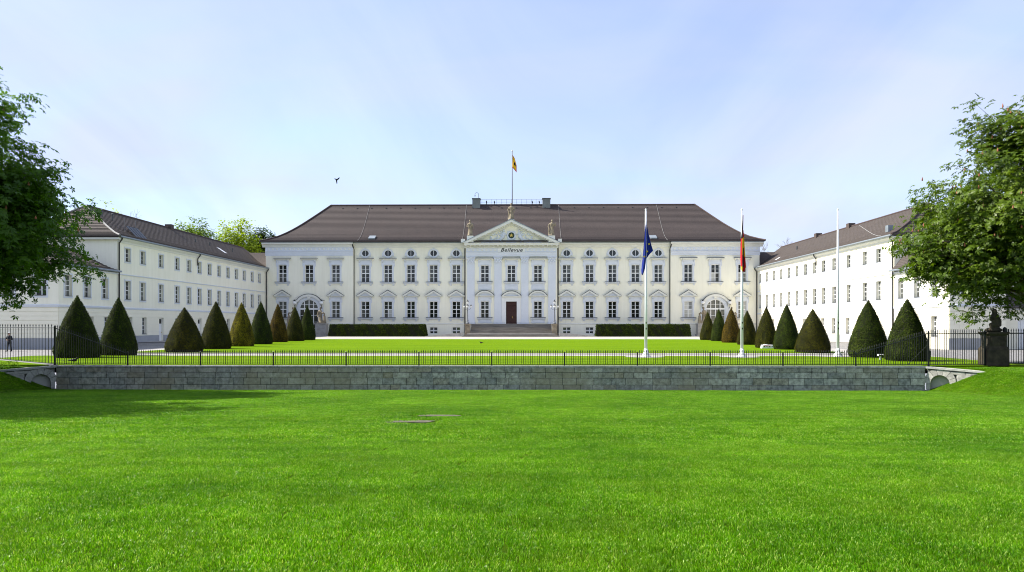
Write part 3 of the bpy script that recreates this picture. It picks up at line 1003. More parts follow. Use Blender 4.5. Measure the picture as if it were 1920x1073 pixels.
# =================================================================== PALACE
PY = 138.7
PX0 = -0.12
palace = empty('palace', (PX0, PY, 0))
tag(palace, 'long white palace with brown hipped roof, central pediment and grey-blue trim', 'palace')

midx = [10.35, 14.62, 18.90, 23.20, 27.48]
pavx = [32.95, 37.95, 42.95]
Gz, Uz = 3.38, 10.06
PAV, CEN = -0.5, -0.8

def ops_for(xs, w, z, h): return [(x - w / 2, x + w / 2, z, z + h) for x in xs]
for s in (-1, 1):
    mx = sorted(s * x for x in midx)
    bx = sorted(s * x for x in (midx[:2] if s < 0 else midx[:2]))
    ops = ops_for(mx, 1.5, Gz, 3.06) + ops_for(mx, 1.5, Uz, 3.24) + ops_for(bx, 1.45, 0.42, 1.2)
    a, b = sorted((s * 8.55, s * 29.65))
    inst('wall', wall_mesh(a, b, -0.1, 17.5, 0.0, ops, 0.30, 0.45, M['cream']), palace)
    px = sorted(s * x for x in pavx)
    og = [px[0], px[2]]
    ops = ops_for(og, 1.5, Gz, 3.06) + ops_for(px, 1.5, Uz, 3.24)
    a, b = sorted((s * 29.65, s * 46.1))
    inst('wall', wall_mesh(a, b, -0.1, 17.6, PAV, ops, 0.30, 0.45, M['cream']), palace)
ops = ops_for([-4.95, 4.95], 1.5, Gz, 3.06) + ops_for([-4.95, 0, 4.95], 1.5, Uz, 3.10) + [(-1.0, 1.0, 2.25, 6.42)]
inst('wall', wall_mesh(-8.55, 8.55, -0.1, 17.3, CEN, ops, 0.30, 0.45, M['cream']), palace)
MB().box(-45.95, 45.95, 0.47, 20.0, -0.1, 17.45).obj('body', M['cream'], palace)

# fine band above the basement
mb = MB()
for a, b, y in ((-46.1, -29.65, PAV), (-29.65, -8.55, 0), (8.55, 29.65, 0), (29.65, 46.1, PAV)):
    mb = MB().ext_x([(y, 2.16), (y - 0.05, 2.18), (y - 0.07, 2.30), (y, 2.36)], a + 0.002, b - 0.002)
    o = mb.obj('band', M['trim_pale'], palace); weld_normals(o.data)

# windows
kin = ['glass'] * 4
rk = random.Random(21)
for s in (-1, 1):
    for i, x in enumerate(midx):
        k = list(kin)
        if s < 0 and i in (3, 4): k[1] = 'glass_half'; k[0] = 'glass_half' if i == 4 else k[0]
        if s < 0 and i == 3: k[1] = 'glass_curtain' ; k[0] = 'glass_half'
        palace_window(palace, s * x, 0, Gz, PW, SUR_G, PED_T, 'pediment', k)
        ku = [rk.choice(['glass', 'glass', 'glass', 'glass_half']) for _ in range(4)]
        if i in (1, 3) and s > 0: ku[2] = ku[3] = 'glass_half'
        palace_window(palace, s * x, 0, Uz, PU, SUR_U, COR_U, 'cornice', ku)
    for i, x in enumerate(pavx):
        if i != 1:
            k = ['glass_half'] * 4 if s < 0 else ['glass_curtain'] * 4
            if s > 0 and i == 2: k = ['glass_half', 'glass_curtain', 'glass_half', 'glass_curtain']
            palace_window(palace, s * x, PAV, Gz, PW, SUR_G, PED_T, 'pediment', k)
        k = ['glass'] * 4
        if s > 0 and i >= 1: k = ['glass_curtain', 'glass_half', 'glass', 'glass']
        if s < 0: k = ['glass_half', 'glass_half', 'glass', 'glass']
        palace_window(palace, s * x, PAV, Uz, PU, SUR_U, COR_U, 'cornice', k)
for x in (-4.95, 4.95):
    palace_window(palace, x, CEN, Gz, PW, SUR_G, PED_S, 'pediment')
PUC = palace_window_meshes(1.5, 3.10, 4); SUR_C = surround_mesh(1.5, 3.10, 1.0); COR_C = cornice_mesh(1.6, 3.10 + 1.0)
apron_me = None
m = MB(); m.box(-1.25, 1.25, -0.07, 0, -1.52, -0.31)
for k in range(9): m.box(-0.95 + k * 0.22, -0.83 + k * 0.22, -0.12, -0.071, -0.72, -0.40)
m.box(-1.05, 1.05, -0.11, -0.071, -1.40, -0.80)
APRON = m.mesh('apron', M['trim'])
m = MB(); m.box(-1.25, 1.25, -0.06, 0, -0.98, -0.31)
for k in range(6): m.box(-0.86 + k * 0.32, -0.70 + k * 0.32, -0.10, -0.061, -0.85, -0.45)
APRON_G = m.mesh('apron', M['trim'])
for x in (-4.95, 0, 4.95):
    wdw = palace_window(palace, x, CEN, Uz, PUC, SUR_C, COR_C, 'cornice')
    inst('apron', APRON, wdw, (0, -0.003, 0))
for o in [c for c in palace.children if c.name.startswith('window') and abs(c.location.z - Gz) < .01 and abs(c.location.y - CEN) < .01]:
    inst('apron', APRON_G, o, (0, -0.003, 0))

# basement windows
BW = palace_window_meshes(1.45, 1.2, 2)
for s in (-1, 1):
    for x in midx[:2]:
        w_ = inst('window', BW['frame'], palace, (s * x, 0, 0.42))
        put_panes(w_, BW, ['glass'] * 4)

# oval windows over the middle sections
def oval_parts():
    n = 28
    o_ = [(1.0 * math.cos(2 * PI * k / n), 0.86 * math.sin(2 * PI * k / n)) for k in range(n)]
    i_ = [(0.70 * math.cos(2 * PI * k / n), 0.64 * math.sin(2 * PI * k / n)) for k in range(n)]
    i2 = [(0.62 * math.cos(2 * PI * k / n), 0.56 * math.sin(2 * PI * k / n)) for k in range(n)]
    m = MB(); m.band_y(o_, i_, -0.13, 0.0, close=True)
    for sx in (-1, 1): m.box(min(sx * 0.95, sx * 1.10), max(sx * 0.95, sx * 1.10), -0.10, 0, -0.62, 0.10)
    m.box(-0.16, 0.16, -0.17, 0, 0.70, 0.98)
    ring = m.mesh('surround', M['trim']); weld_normals(ring)
    f = MB(); f.band_y([(p[0] * 0.999, p[1] * 0.999) for p in i_], i2, -0.06, 0, close=True); f.box(-0.035, 0.035, -0.055, 0, -0.56, 0.56)
    fr = f.mesh('window', M['white_paint']); weld_normals(fr)
    g = MB(); g.ext_y([(p[0], p[1]) for p in i2], -0.028, -0.008)
    gl = g.mesh('pane', M['glass']); weld_normals(gl)
    return ring, fr, gl
OV_R, OV_F, OV_G = oval_parts()
for s in (-1, 1):
    for x in midx:
        w_ = inst('window', OV_F, palace, (s * x, -0.003, 15.50))
        inst('surround', OV_R, w_); inst('pane', OV_G, w_)

# arched doors of the side pavilions
def arched_door(s):
    x = s * 37.95
    d = empty('arched_door', (x, PAV, 0.5), 0, palace)
    rad, spring = 1.78, 4.55
    n = 20
    op = [(rad, 0)] + arc(0, spring, rad, 0, 180, n) + [(-rad, 0)]
    out = [(rad + 0.55, 0)] + [(q[0], q[1]) for q in arc(0, spring, rad + 0.55, 0, 180, n)] + [(-rad - 0.55, 0)]
    m = MB(); m.band_y(out, op, -0.20, -0.002); me = m.mesh('surround', M['trim']); weld_normals(me); inst('surround', me, d)
    # moulded hood: rising arc with level ends
    hood_o = [(2.85, spring + 1.55), (2.25, spring + 1.62)] + arc(0, spring - 0.10, 2.85, 50, 130, 14) + [(-2.25, spring + 1.62), (-2.85, spring + 1.55)]
    hood_i = [(2.70, spring + 1.10), (2.20, spring + 1.15)] + arc(0, spring - 0.10, 2.42, 50, 130, 14) + [(-2.20, spring + 1.15), (-2.70, spring + 1.10)]
    m = MB(); m.band_y(hood_o, hood_i, -0.50, -0.004)
    m.band_y([(p[0] * 1.02, p[1] + 0.09) for p in hood_o], [(p[0], p[1] + 0.004) for p in hood_o], -0.54, -0.004, 1)
    for sx in (-1, 1): m.ext_x([(-0.005, spring + 1.08), (-0.40, spring + 1.08), (-0.34, spring + 0.7), (-0.12, spring + 0.35), (-0.005, spring + 0.3)], sx * 2.45 - 0.16, sx * 2.45 + 0.16)
    m.ext_y([(-0.28, spring + 1.9), (0.28, spring + 1.9), (0.34, spring + 2.45), (-0.34, spring + 2.45)], -0.42, -0.21)
    me = m.mesh('hood', [M['trim_pale'], M['flash']]); weld_normals(me); inst('hood', me, d)
    # pilaster strips
    m = MB(); m.box(-2.70, -rad - 0.56, -0.12, -0.003, 0, spring + 0.9); m.box(rad + 0.56, 2.70, -0.12, -0.003, 0, spring + 0.9)
    m.obj('jamb', M['trim'], d)
    # glazing: frame bars then panes
    f = MB(); y0, y1 = -0.09, -0.03
    r2 = rad - 0.12
    f.band_y([(rad - 0.002, 0)] + arc(0, spring, rad - 0.002, 0, 180, n) + [(-rad + 0.002, 0)], [(r2, 0)] + arc(0, spring, r2, 0, 180, n) + [(-r2, 0)], y0, y1)
    f.box(-r2, r2, y0 - 0.02, y1, spring - 0.14, spring + 0.14)
    for xx in (-0.86, 0, 0.86):
        top = spring + math.sqrt(r2 * r2 - xx * xx)
        f.box(xx - 0.07, xx + 0.07, y0 - 0.01, y1, 0, spring - 0.14); f.box(xx - 0.07, xx + 0.07, y0 - 0.01, y1, spring + 0.14, top)
    for z in (0.9, 2.1, 3.3, spring + 0.85): 
        hw = r2 if z < spring else math.sqrt(r2 * r2 - (z - spring) ** 2)
        f.box(-hw, hw, y0 + 0.015, y1, z - 0.03, z + 0.03)
    f.box(-r2, r2, y0 + 0.01, y1, 0, 0.55)
    me = f.mesh('frame', M['white_paint']); inst('frame', me, d)
    g = MB()
    g.ext_y([(r2, spring)] + arc(0, spring, r2, 0, 180, n) + [(-r2, spring)], -0.045, -0.012)
    me = g.mesh('pane', M['glass_half']); weld_normals(me); inst('pane', me, d)
    for xx in (-1.26, -0.43, 0.43, 1.26):
        MB().box(xx - 0.38, xx + 0.38, -0.045, -0.012, 0.55, spring - 0.1).obj('pane', M['glass' if s < 0 else 'glass_half'], d)
    MB().box(-2.9, 2.9, -1.6, -0.001, -0.55, -0.02).box(-3.3, 3.3, -2.1, -0.001, -0.55, -0.28).obj('step', M['step'], d)
    return d
for s in (-1, 1): arched_door(s)

# cornices and entablatures
def profile_x(name, prof, a, b, mats):
    m = MB()
    for pr, mi in prof: m.ext_x(pr, a, b, mi)
    me = m.mesh(name, mats); weld_normals(me); return inst(name, me, palace)
for s in (-1, 1):
    a, b = sorted((s * 8.57, s * 29.60))
    profile_x('main_cornice', [([(0, 16.55), (-0.10, 16.55), (-0.14, 16.72), (-0.22, 16.80), (-0.22, 16.98), (-0.62, 17.12), (-0.66, 17.36), (0, 17.36)], 0),
                               ([(0.0, 17.364), (-0.78, 17.364), (-0.84, 17.42), (-0.82, 17.58), (0, 17.60)], 1)], a, b, [M['trim_pale'], M['zinc']])
    a, b = sorted((s * 29.62, s * 46.75))
    y = PAV
    profile_x('main_cornice', [([(y, 16.62), (y - 0.12, 16.62), (y - 0.18, 16.82), (y - 0.30, 16.92), (y - 0.30, 17.05), (y - 0.62, 17.18), (y - 0.66, 17.42), (y, 17.42)], 0),
                               ([(y, 17.424), (y - 0.72, 17.424), (y - 0.78, 17.48), (y - 0.76, 17.62), (y, 17.64)], 1)], a, b, [M['trim_pale'], M['zinc']])
    a, b = sorted((s * 29.68, s * 46.22))
    profile_x('architrave', [([(y, 15.02), (y - 0.07, 15.02), (y - 0.07, 15.38), (y - 0.11, 15.40), (y - 0.11, 15.72), (y - 0.20, 15.78), (y - 0.20, 15.88), (y, 15.90)], 0)], a, b, [M['trim']])
    profile_x('frieze', [([(y, 15.904), (y - 0.06, 15.904), (y - 0.06, 16.616), (y, 16.616)], 0)], a, b, [M['trim']])
    # wave of rosettes on the frieze
    ros = MB().lathe([(0.20, 0), (0.19, 0.03), (0.08, 0.05), (0.05, 0.03), (0.01, 0.045)], sides=12).mesh('rosette', M['trim_pale'])
    k = 0
    xx = 30.4
    while xx < 45.9:
        inst('rosette', ros, palace, (s * xx, y - 0.062, 16.26), (R(90), 0, 0)); xx += 0.80
    # corner lesenes of the pavilions
    a, b = sorted((s * 44.95, s * 46.12))
    MB().box(a, b, PAV - 0.06, PAV - 0.001, 2.37, 15.01).obj('corner_strip', M['cream'], palace)

# central portico: pilasters, entablature, pediment
pilm = MB()
pilm.box(-0.69, 0.69, -0.16, 0, 2.98, 13.40)
pilm.box(-0.82, 0.82, -0.26, 0, 2.25, 2.60); pilm.box(-0.77, 0.77, -0.22, 0, 2.602, 2.80); pilm.box(-0.73, 0.73, -0.19, 0, 2.802, 2.978)
PIL = pilm.mesh('pilaster', M['trim'])
cap = MB()
cap.box(-0.72, 0.72, -0.20, 0, 13.402, 13.52)
cap.frustum(-0.66, 0.66, -0.18, 0, 13.522, 14.52, -0.05, -0.06)
for k in range(5): cap.ball((-0.56 + 0.28 * k, -0.22, 13.78), (0.13, 0.08, 0.24), 8, 6)
for k in range(4): cap.ball((-0.42 + 0.28 * k, -0.25, 14.12), (0.12, 0.09, 0.22), 8, 6)
for sx in (-1, 1): cap.ball((sx * 0.66, -0.24, 14.40), (0.17, 0.14, 0.17), 10, 8)
cap.ball((0, -0.30, 14.48), (0.13, 0.08, 0.13), 8, 6)
cap.box(-0.86, 0.86, -0.34, 0, 14.58, 14.78)
CAP = cap.mesh('capital', M['trim'])
for x in (-7.55, -2.5, 2.5, 7.55):
    p_ = inst('pilaster', PIL, palace, (x, CEN - 0.001, 0)); inst('capital', CAP, p_)
y = CEN
profile_x('architrave', [([(y, 14.80), (y - 0.22, 14.80), (y - 0.22, 15.12), (y - 0.26, 15.14), (y - 0.26, 15.48), (y - 0.34, 15.52), (y - 0.34, 15.60), (y, 15.62)], 0)], -8.45, 8.45, [M['trim']])
profile_x('frieze', [([(y, 15.624), (y - 0.20, 15.624), (y - 0.20, 16.36), (y, 16.36)], 0)], -8.42, 8.42, [M['trim']])
MB().box(-2.55, 2.55, y - 0.27, y - 0.201, 15.66, 16.34).obj('name_board', M['white_sign'], palace)
for xx in [3.0 + 0.82 * k for k in range(7)]:
    for s in (-1, 1): inst('rosette', ros, palace, (s * xx, y - 0.202, 16.0), (R(90), 0, 0))
profile_x('main_cornice', [([(y, 16.364), (y - 0.26, 16.364), (y - 0.30, 16.52), (y - 0.30, 16.86), (y, 16.86)], 0),
                           ([(y, 16.864), (y - 0.98, 16.864), (y - 1.02, 16.92), (y - 1.0, 17.08), (y - 1.12, 17.12), (y - 1.14, 17.24), (y, 17.26)], 0)], -8.75, 8.75, [M['trim_pale']])
dent = MB()
for k in range(80): 
    xx = -8.6 + 17.2 * (k + 0.5) / 80
    dent.box(xx - 0.06, xx + 0.06, y - 0.40, y - 0.301, 16.40, 16.58)
tag(dent.obj('dentil_course', M['trim_pale'], palace), kind='stuff')
mod = MB().ext_x([(0, 0), (-0.60, 0), (-0.62, -0.06), (-0.50, -0.20), (-0.10, -0.24), (0, -0.24)], -0.13, 0.13).mesh('modillion', M['trim_pale']); weld_normals(mod)
for k in range(21):
    inst('modillion', mod, palace, (-8.4 + 0.84 * k, y - 0.302, 16.862))

# gable: tympanum, raking cornices, roof behind
AP, BZ, HB = 21.55, 17.27, 9.1
sl = math.atan2(AP - BZ, HB)
MB().ext_y([(-HB + 0.3, BZ), (HB - 0.3, BZ), (0, AP - 0.15)], CEN - 0.02, CEN + 0.5).obj('tympanum', M['cream'], palace)
for s in (-1, 1):
    m = MB()
    def off(d): return d / math.cos(sl)
    def band(d0, d1, ya, yb, mi):
        # strip parallel to the slope, d measured down from the roof line
        o_ = [(s * HB, BZ - off(d0) + 0.0), (0, AP - off(d0))]; i_ = [(s * HB, BZ - off(d1)), (0, AP - off(d1))]
        o_[0] = (s * (HB - (off(d0)) / math.tan(sl)), BZ); i_[0] = (s * (HB - off(d1) / math.tan(sl)), BZ)
        if d0 < 0: o_[0] = (s * (HB + 0.18), BZ + 0.02)
        m.band_y(o_, i_, ya, yb, mi)
    band(-0.12, 0.0, CEN - 1.22, CEN + 0.4, 1)
    band(0.004, 0.42, CEN - 1.14, CEN + 0.4, 0)
    band(0.424, 0.60, CEN - 0.62, CEN - 0.0, 0)
    band(0.604, 0.86, CEN - 0.24, CEN - 0.0, 0)
    me = m.mesh('raking_cornice', [M['trim_pale'], M['zinc']]); weld_normals(me)
    rk_ = inst('raking_cornice', me, palace)
    dn = MB()
    Ls = math.hypot(HB, AP - BZ)
    for k in range(42):
        t = (k + 1.5) / 45; xx = s * HB * (1 - t); zz = BZ + (AP - BZ) * t - off(0.68)
        if zz < BZ + 0.05: continue
        dn.box(xx - 0.06, xx + 0.06, CEN - 0.34, CEN - 0.241, zz - 0.10, zz + 0.07)
    tag(dn.obj('dentil_course', M['trim_pale'], rk_), kind='stuff')
    mod2 = MB().box(-0.13, 0.13, -0.38, 0, -0.09, 0.09).mesh('modillion', M['trim_pale'])
    for k in range(10):
        t = (k + 0.9) / 10.4; inst('modillion', mod2, rk_, (s * HB * (1 - t), CEN - 0.622, BZ + (AP - BZ) * t - off(0.50)), (0, s * sl, 0))
MB().add([(-HB - 0.1, CEN + 0.4, BZ + 0.02), (0, CEN + 0.4, AP + 0.08), (HB + 0.1, CEN + 0.4, BZ + 0.02),
          (-HB - 0.1, 6.5, BZ + 0.02), (0, 6.5, AP + 0.08), (HB + 0.1, 6.5, BZ + 0.02)], [(0, 1, 4, 3), (1, 2, 5, 4)]).obj('gable_roof', M['roof'], palace)

# relief in the tympanum
def relief_figure(s):
    m = MB(); y = CEN - 0.08
    P = lambda x, z, dy=0: (s * x, y + dy, BZ + z)
    m.cone(P(1.25, 1.55), 0.20, P(1.35, 1.05), 0.28, 8)      # chest
    m.ball(P(1.20, 1.92, -0.1), 0.19, 8, 6)                    # head
    m.cone(P(1.35, 1.0), 0.30, P(1.75, 0.55), 0.22, 8)       # hips
    m.cone(P(1.75, 0.55), 0.21, P(1.45, 0.15), 0.13, 8)
    m.cone(P(1.6, 0.75), 0.22, P(2.15, 0.30), 0.13, 8)
    m.cone(P(1.1, 1.5), 0.12, P(0.78, 1.25), 0.09, 8)
    m.cone(P(1.45, 1.45), 0.12, P(1.9, 1.30), 0.09, 8); m.cone(P(1.9, 1.30), 0.09, P(2.05, 1.65), 0.07, 8)
    rr = random.Random(9)
    for k in range(9):                                        # trailing arms, leaves and scrolls
        t = k / 8; x = 2.2 + 2.4 * t
        m.ball(P(x, 0.22 + (1 - t) * 0.55 * rr.random()), (0.22, 0.14, 0.16 + 0.12 * rr.random()), 8, 6)
    m.cone(P(2.2, 0.9), 0.10, P(3.2, 0.42), 0.06, 8); m.cone(P(2.0, 0.2), 0.12, P(4.6, 0.12), 0.06, 8)
    for k in range(16):                                       # garlands filling the field
        x = rr.uniform(0.9, 4.4); zt = (AP - 1.2 - BZ) * (1 - x / 8.2) - 0.55
        if zt > 0.3: m.ball(P(x, rr.uniform(0.2, zt)), (rr.uniform(.12, .24), 0.13, rr.uniform(.12, .26)), 8, 6)
    m.v = [(v[0] * 1.18, v[1], BZ + (v[2] - BZ) * 1.22) for v in m.v]
    return fused(m, 'relief_figure', M['relief'], 0.05, 1)
for s in (-1, 1): inst('relief_figure', relief_figure(s), palace)
mc = MB()
mc.box(-0.95, 0.95, CEN - 0.14, CEN - 0.021, BZ, BZ + 0.55); mc.box(-0.78, 0.78, CEN - 0.18, CEN - 0.021, BZ + 0.552, BZ + 2.25)
mc.band_y(arc(0, BZ + 1.45, 0.80, 0, 360, 24)[:-1], arc(0, BZ + 1.45, 0.58, 0, 360, 24)[:-1], CEN - 0.30, CEN - 0.181, close=True)
me = mc.mesh('cartouche', M['relief']); weld_normals(me); cart = inst('cartouche', me, palace)
me = MB().ext_y(arc(0, BZ + 1.45, 0.575, 0, 360, 24)[:-1], CEN - 0.23, CEN - 0.182).mesh('medallion', M['clock_green']); weld_normals(me); inst('medallion', me, cart)
st = [(0.42 * (1 if k % 2 == 0 else 0.35) * math.sin(2 * PI * k / 10), BZ + 1.45 + 0.42 * (1 if k % 2 == 0 else 0.35) * math.cos(2 * PI * k / 10)) for k in range(10)]
me = MB().ext_y(st[::-1], CEN - 0.27, CEN - 0.232).mesh('star', M['gold']); weld_normals(me); inst('star', me, cart)

# lettering
def text_mesh(body, size, shear, ext, offset, name, material):
    cu = bpy.data.curves.new(name, 'FONT'); cu.body = body; cu.size = size; cu.shear = shear; cu.extrude = ext; cu.offset = offset
    cu.align_x = 'CENTER'; cu.align_y = 'CENTER'; cu.space_character = 1.12
    o = bpy.data.objects.new(name, cu); COL.objects.link(o)
    dg = bpy.context.evaluated_depsgraph_get()
    me = bpy.data.meshes.new_from_object(o.evaluated_get(dg))
    bpy.data.objects.remove(o); me.materials.clear(); me.materials.append(material); me.name = name
    return me
tm = text_mesh('Bellevue', 0.92, 0.35, 0.012, 0.012, 'lettering', M['letter'])
w0 = max(v.co.x for v in tm.vertices) - min(v.co.x for v in tm.vertices)
inst('lettering', tm, palace, (0, CEN - 0.285, 15.99), (R(90), 0, 0), (4.1 / w0, 1.0, 1.0))

# main door
door = empty('door', (0, CEN, 2.25), 0, palace)
MB().box(-1.0, 1.0, 0.22, 0.30, 0, 4.17).obj('door_panel', M['door_red'], door)
for s in (-1, 1):
    for z0, z1 in ((0.2, 1.15), (1.3, 2.3), (2.45, 3.3), (3.42, 4.0)):
        a, b = sorted((s * 0.12, s * 0.90)); me = MB().frustum(a, b, 0.16, 0.219, z0, z1, 0, 0).mesh('panel', M['door_red']); bevelled(me, 0.03); inst('panel', me, door)
MB().box(-0.04, 0.04, 0.17, 0.219, 0, 4.17).obj('astragal', M['door_red'], door)
MB().tube([(0.16, 0.10, 1.05), (0.16, 0.10, 1.45)], 0.03, 8).tube([(0.16, 0.10, 1.10), (0.16, 0.22, 1.10)], 0.02, 6).tube([(0.16, 0.10, 1.40), (0.16, 0.22, 1.40)], 0.02, 6).obj('handle', M['brass'], door)
m = MB(); m.box(-1.30, -1.002, -0.06, -0.002, 0, 4.45); m.box(1.002, 1.30, -0.06, -0.002, 0, 4.45); m.box(-1.0, 1.0, -0.06, -0.002, 4.17, 4.45)
m.box(-1.75, -1.302, -0.10, -0.002, 0, 4.95); m.box(1.302, 1.75, -0.10, -0.002, 0, 4.95); m.box(-1.30, 1.30, -0.10, -0.002, 4.452, 4.95)
m.obj('door_frame', M['white_paint'], door)
PED_D = pediment_mesh(1.80, 4.95, 'seg'); inst('pediment', PED_D, door, (0, -0.004, 0))

# downpipes
for x in (-29.72, 29.72, -8.72, 8.72):
    s = 1 if x > 0 else -1
    yy = -0.14
    top = 17.1
    if abs(x) > 20: pts = [(x + s * 0.35, -1.1, 17.35), (x + s * 0.30, -0.9, 16.9), (x - s * 0.0, yy, 16.3), (x, yy, 0.05)]; pts = [(x - s * 0.02 + s * .0, -0.95, 17.35), (x - s * 0.02, -0.85, 16.9), (x - s * 0.10, yy - 0.02, 16.2), (x - s * 0.10, yy - 0.02, 0.05)]
    else: pts = [(x + s * 0.0, -0.5, 17.3), (x, yy, 16.7), (x, yy, 0.05)]
    MB().tube(pts, 0.115, 10).obj('downpipe', M['pipe'], palace, smooth=True)

# main roof
PROF = [(0, 0), (0.10, 0.045), (0.22, 0.115), (0.34, 0.215), (0.46, 0.335), (0.60, 0.495), (0.80, 0.745), (1.0, 1.0)]
RISE = 8.45
rme, rh = hip_roof(-47.0, 47.0, -1.35, 21.3, 17.66, (10.5, 10.5, 11.3, 11.3), RISE, PROF, 38, 0.06, M['roof'])
roof = inst('roof', rme, palace)
MB().tube([(-36.6, 9.95, 17.66 + RISE + 0.05), (36.6, 9.95, 17.66 + RISE + 0.05)], 0.16, 8).obj('ridge_cap', M['ridge'], roof)
for sx in (-1, 1):
    pts = [(sx * (47.0 - 10.5 * t), -1.35 + 11.3 * t, 17.72 + RISE * rh(t) + 0.05) for t in [k / 14 for k in range(15)]]
    MB().tube(pts, 0.14, 8).obj('hip_cap', M['ridge'], roof)
def slope_pt(t, x, lift=0.0): return (x, -1.35 + 11.3 * t, 17.66 + RISE * rh(t) + 0.06 + lift)
for x in (-28.7, -9.2, 9.3, 28.9):
    MB().tube([slope_pt(t, x, 0.06) for t in [k / 12 for k in range(13)]], 0.022, 6).obj('lightning_rod', M['kerb'], roof)
hook = MB().box(-0.10, 0.10, -0.05, 0.12, 0.0, 0.14).mesh('snow_hook', M['flash'])
for k in range(24):
    x = -34 + k * 2.9
    inst('snow_hook', hook, roof, slope_pt(0.93, x, 0.02))
for x in (-26.3, 26.6):
    t0, t1 = 0.10, 0.23
    a, b = slope_pt(t0, x - 0.62, 0.02), slope_pt(t1, x + 0.62, 0.02)
    m = MB()
    m.add([(a[0], a[1], a[2]), (b[0], a[1], a[2]), (b[0], b[1], b[2]), (a[0], b[1], b[2]),
           (a[0], a[1] - .05, a[2] + .22), (b[0], a[1] - .05, a[2] + .22), (b[0], b[1] - .05, b[2] + .22), (a[0], b[1] - .05, b[2] + .22)],
          [(0, 3, 2, 1), (4, 5, 6, 7), (0, 1, 5, 4), (1, 2, 6, 5), (2, 3, 7, 6), (3, 0, 4, 7)])
    m.obj('skylight', M['zinc'], roof)
RZ = 17.66 + RISE
for x in (-7.2, 6.85):
    MB().box(x - 0.78, x + 0.78, 9.2, 10.8, RZ - 0.8, RZ + 1.15).obj('chimney', M['grey_panel'], roof)
    MB().box(x - 0.86, x + 0.86, 9.1, 10.9, RZ + 1.153, RZ + 1.30).obj('chimney_cap', M['flash'], roof)
MB().tube([(-6.8, 10, RZ + 1.3), (-6.8, 10, RZ + 2.2)] + [(-7.15 + 0.35 * math.cos(R(a)), 10, RZ + 2.2 + 0.35 * math.sin(R(a))) for a in range(20, 181, 20)] + [(-7.5, 10, RZ + 1.95)], 0.04, 6).ball((-7.5, 10, RZ + 1.9), 0.13, 8, 6).obj('camera_mast', M['iron_grey'], roof)
# ridge railing, part of the roof
for k in range(13):
    x = -6.1 + k * (11.9 / 12)
    MB().tube([(x, 9.9, RZ + 0.0), (x, 9.9, RZ + 1.15)], 0.022, 6).obj('rail_post', M['iron_grey'], roof)
for z in (1.15, 0.6):
    MB().tube([(-6.3, 9.9, RZ + z), (6.0, 9.9, RZ + z)], 0.022, 6).obj('rail', M['iron_grey'], roof)
fit = MB().cone((0, 0, 0.1), 0.05, (0.06, 0, 0.5), 0.07, 8).cone((0.06, 0, 0.5), 0.12, (-0.02, -0.05, 0.78), 0.09, 8).mesh('lamp_fitting', M['iron'])
for x in (-5.2, -3.6, 4.0, 5.4): inst('lamp_fitting', fit, roof, (x, 9.75, RZ))

# =================================================================== FRONT STEPS
stp = empty('front_steps', (PX0, PY + CEN, 0))
tag(stp, 'broad weathered stone steps leading up to the dark red palace door', 'steps')
nst = 11; tr = 0.36; top = 2.22; LZ = 0.50
rise = (top - LZ) / nst
y_top = -1.3
MB().box(-7.4, 7.4, y_top, -0.002, 0.0, top).obj('landing', M['step'], stp)
for k in range(1, nst):
    z1 = top - rise * k
    MB().box(-7.35, 7.35, y_top - tr * k, y_top - tr * (k - 1) - 0.002, 0.0, z1).obj('step', M['step'], stp)
yl = y_top - tr * (nst - 1)
MB().box(-7.8, 7.8, yl - 1.6, yl - 0.002, 0.0, LZ).obj('landing', M['pedestal'], stp)
for k in range(1, 4):
    MB().box(-7.9 - 0.25 * k, 7.9 + 0.25 * k, yl - 1.6 - 0.38 * k, yl - 1.6 - 0.38 * (k - 1) - 0.002, -0.05, LZ - 0.165 * k + 0.04).obj('step', M['step'], stp)
for s in (-1, 1):
    a, b = sorted((s * 7.36, s * 8.4))
    MB().box(a, b, yl + 0.4, -0.4, 0.0, 0.62).box(a + 0.06, b - 0.06, yl + 0.5, yl + 1.5, 0.622, 2.1).box(a - 0.04, b + 0.04, yl + 0.4, yl + 1.6, 2.102, 2.26).obj('cheek_pedestal', M['sand'], stp)
    # low ramp sinking away to the side
    a, b = s * 8.6, s * 15.2
    m = MB(); m.ext_y([(a, 0.0), (b, 0.0), (b, 0.06), (a, 0.72)] if s > 0 else [(b, 0.0), (a, 0.0), (a, 0.72), (b, 0.06)], yl - 1.9, yl - 1.4)
    me = m.mesh('ramp_wall', M['pedestal']); weld_normals(me); inst('ramp_wall', me, stp)
STEP_Y = PY + CEN + yl

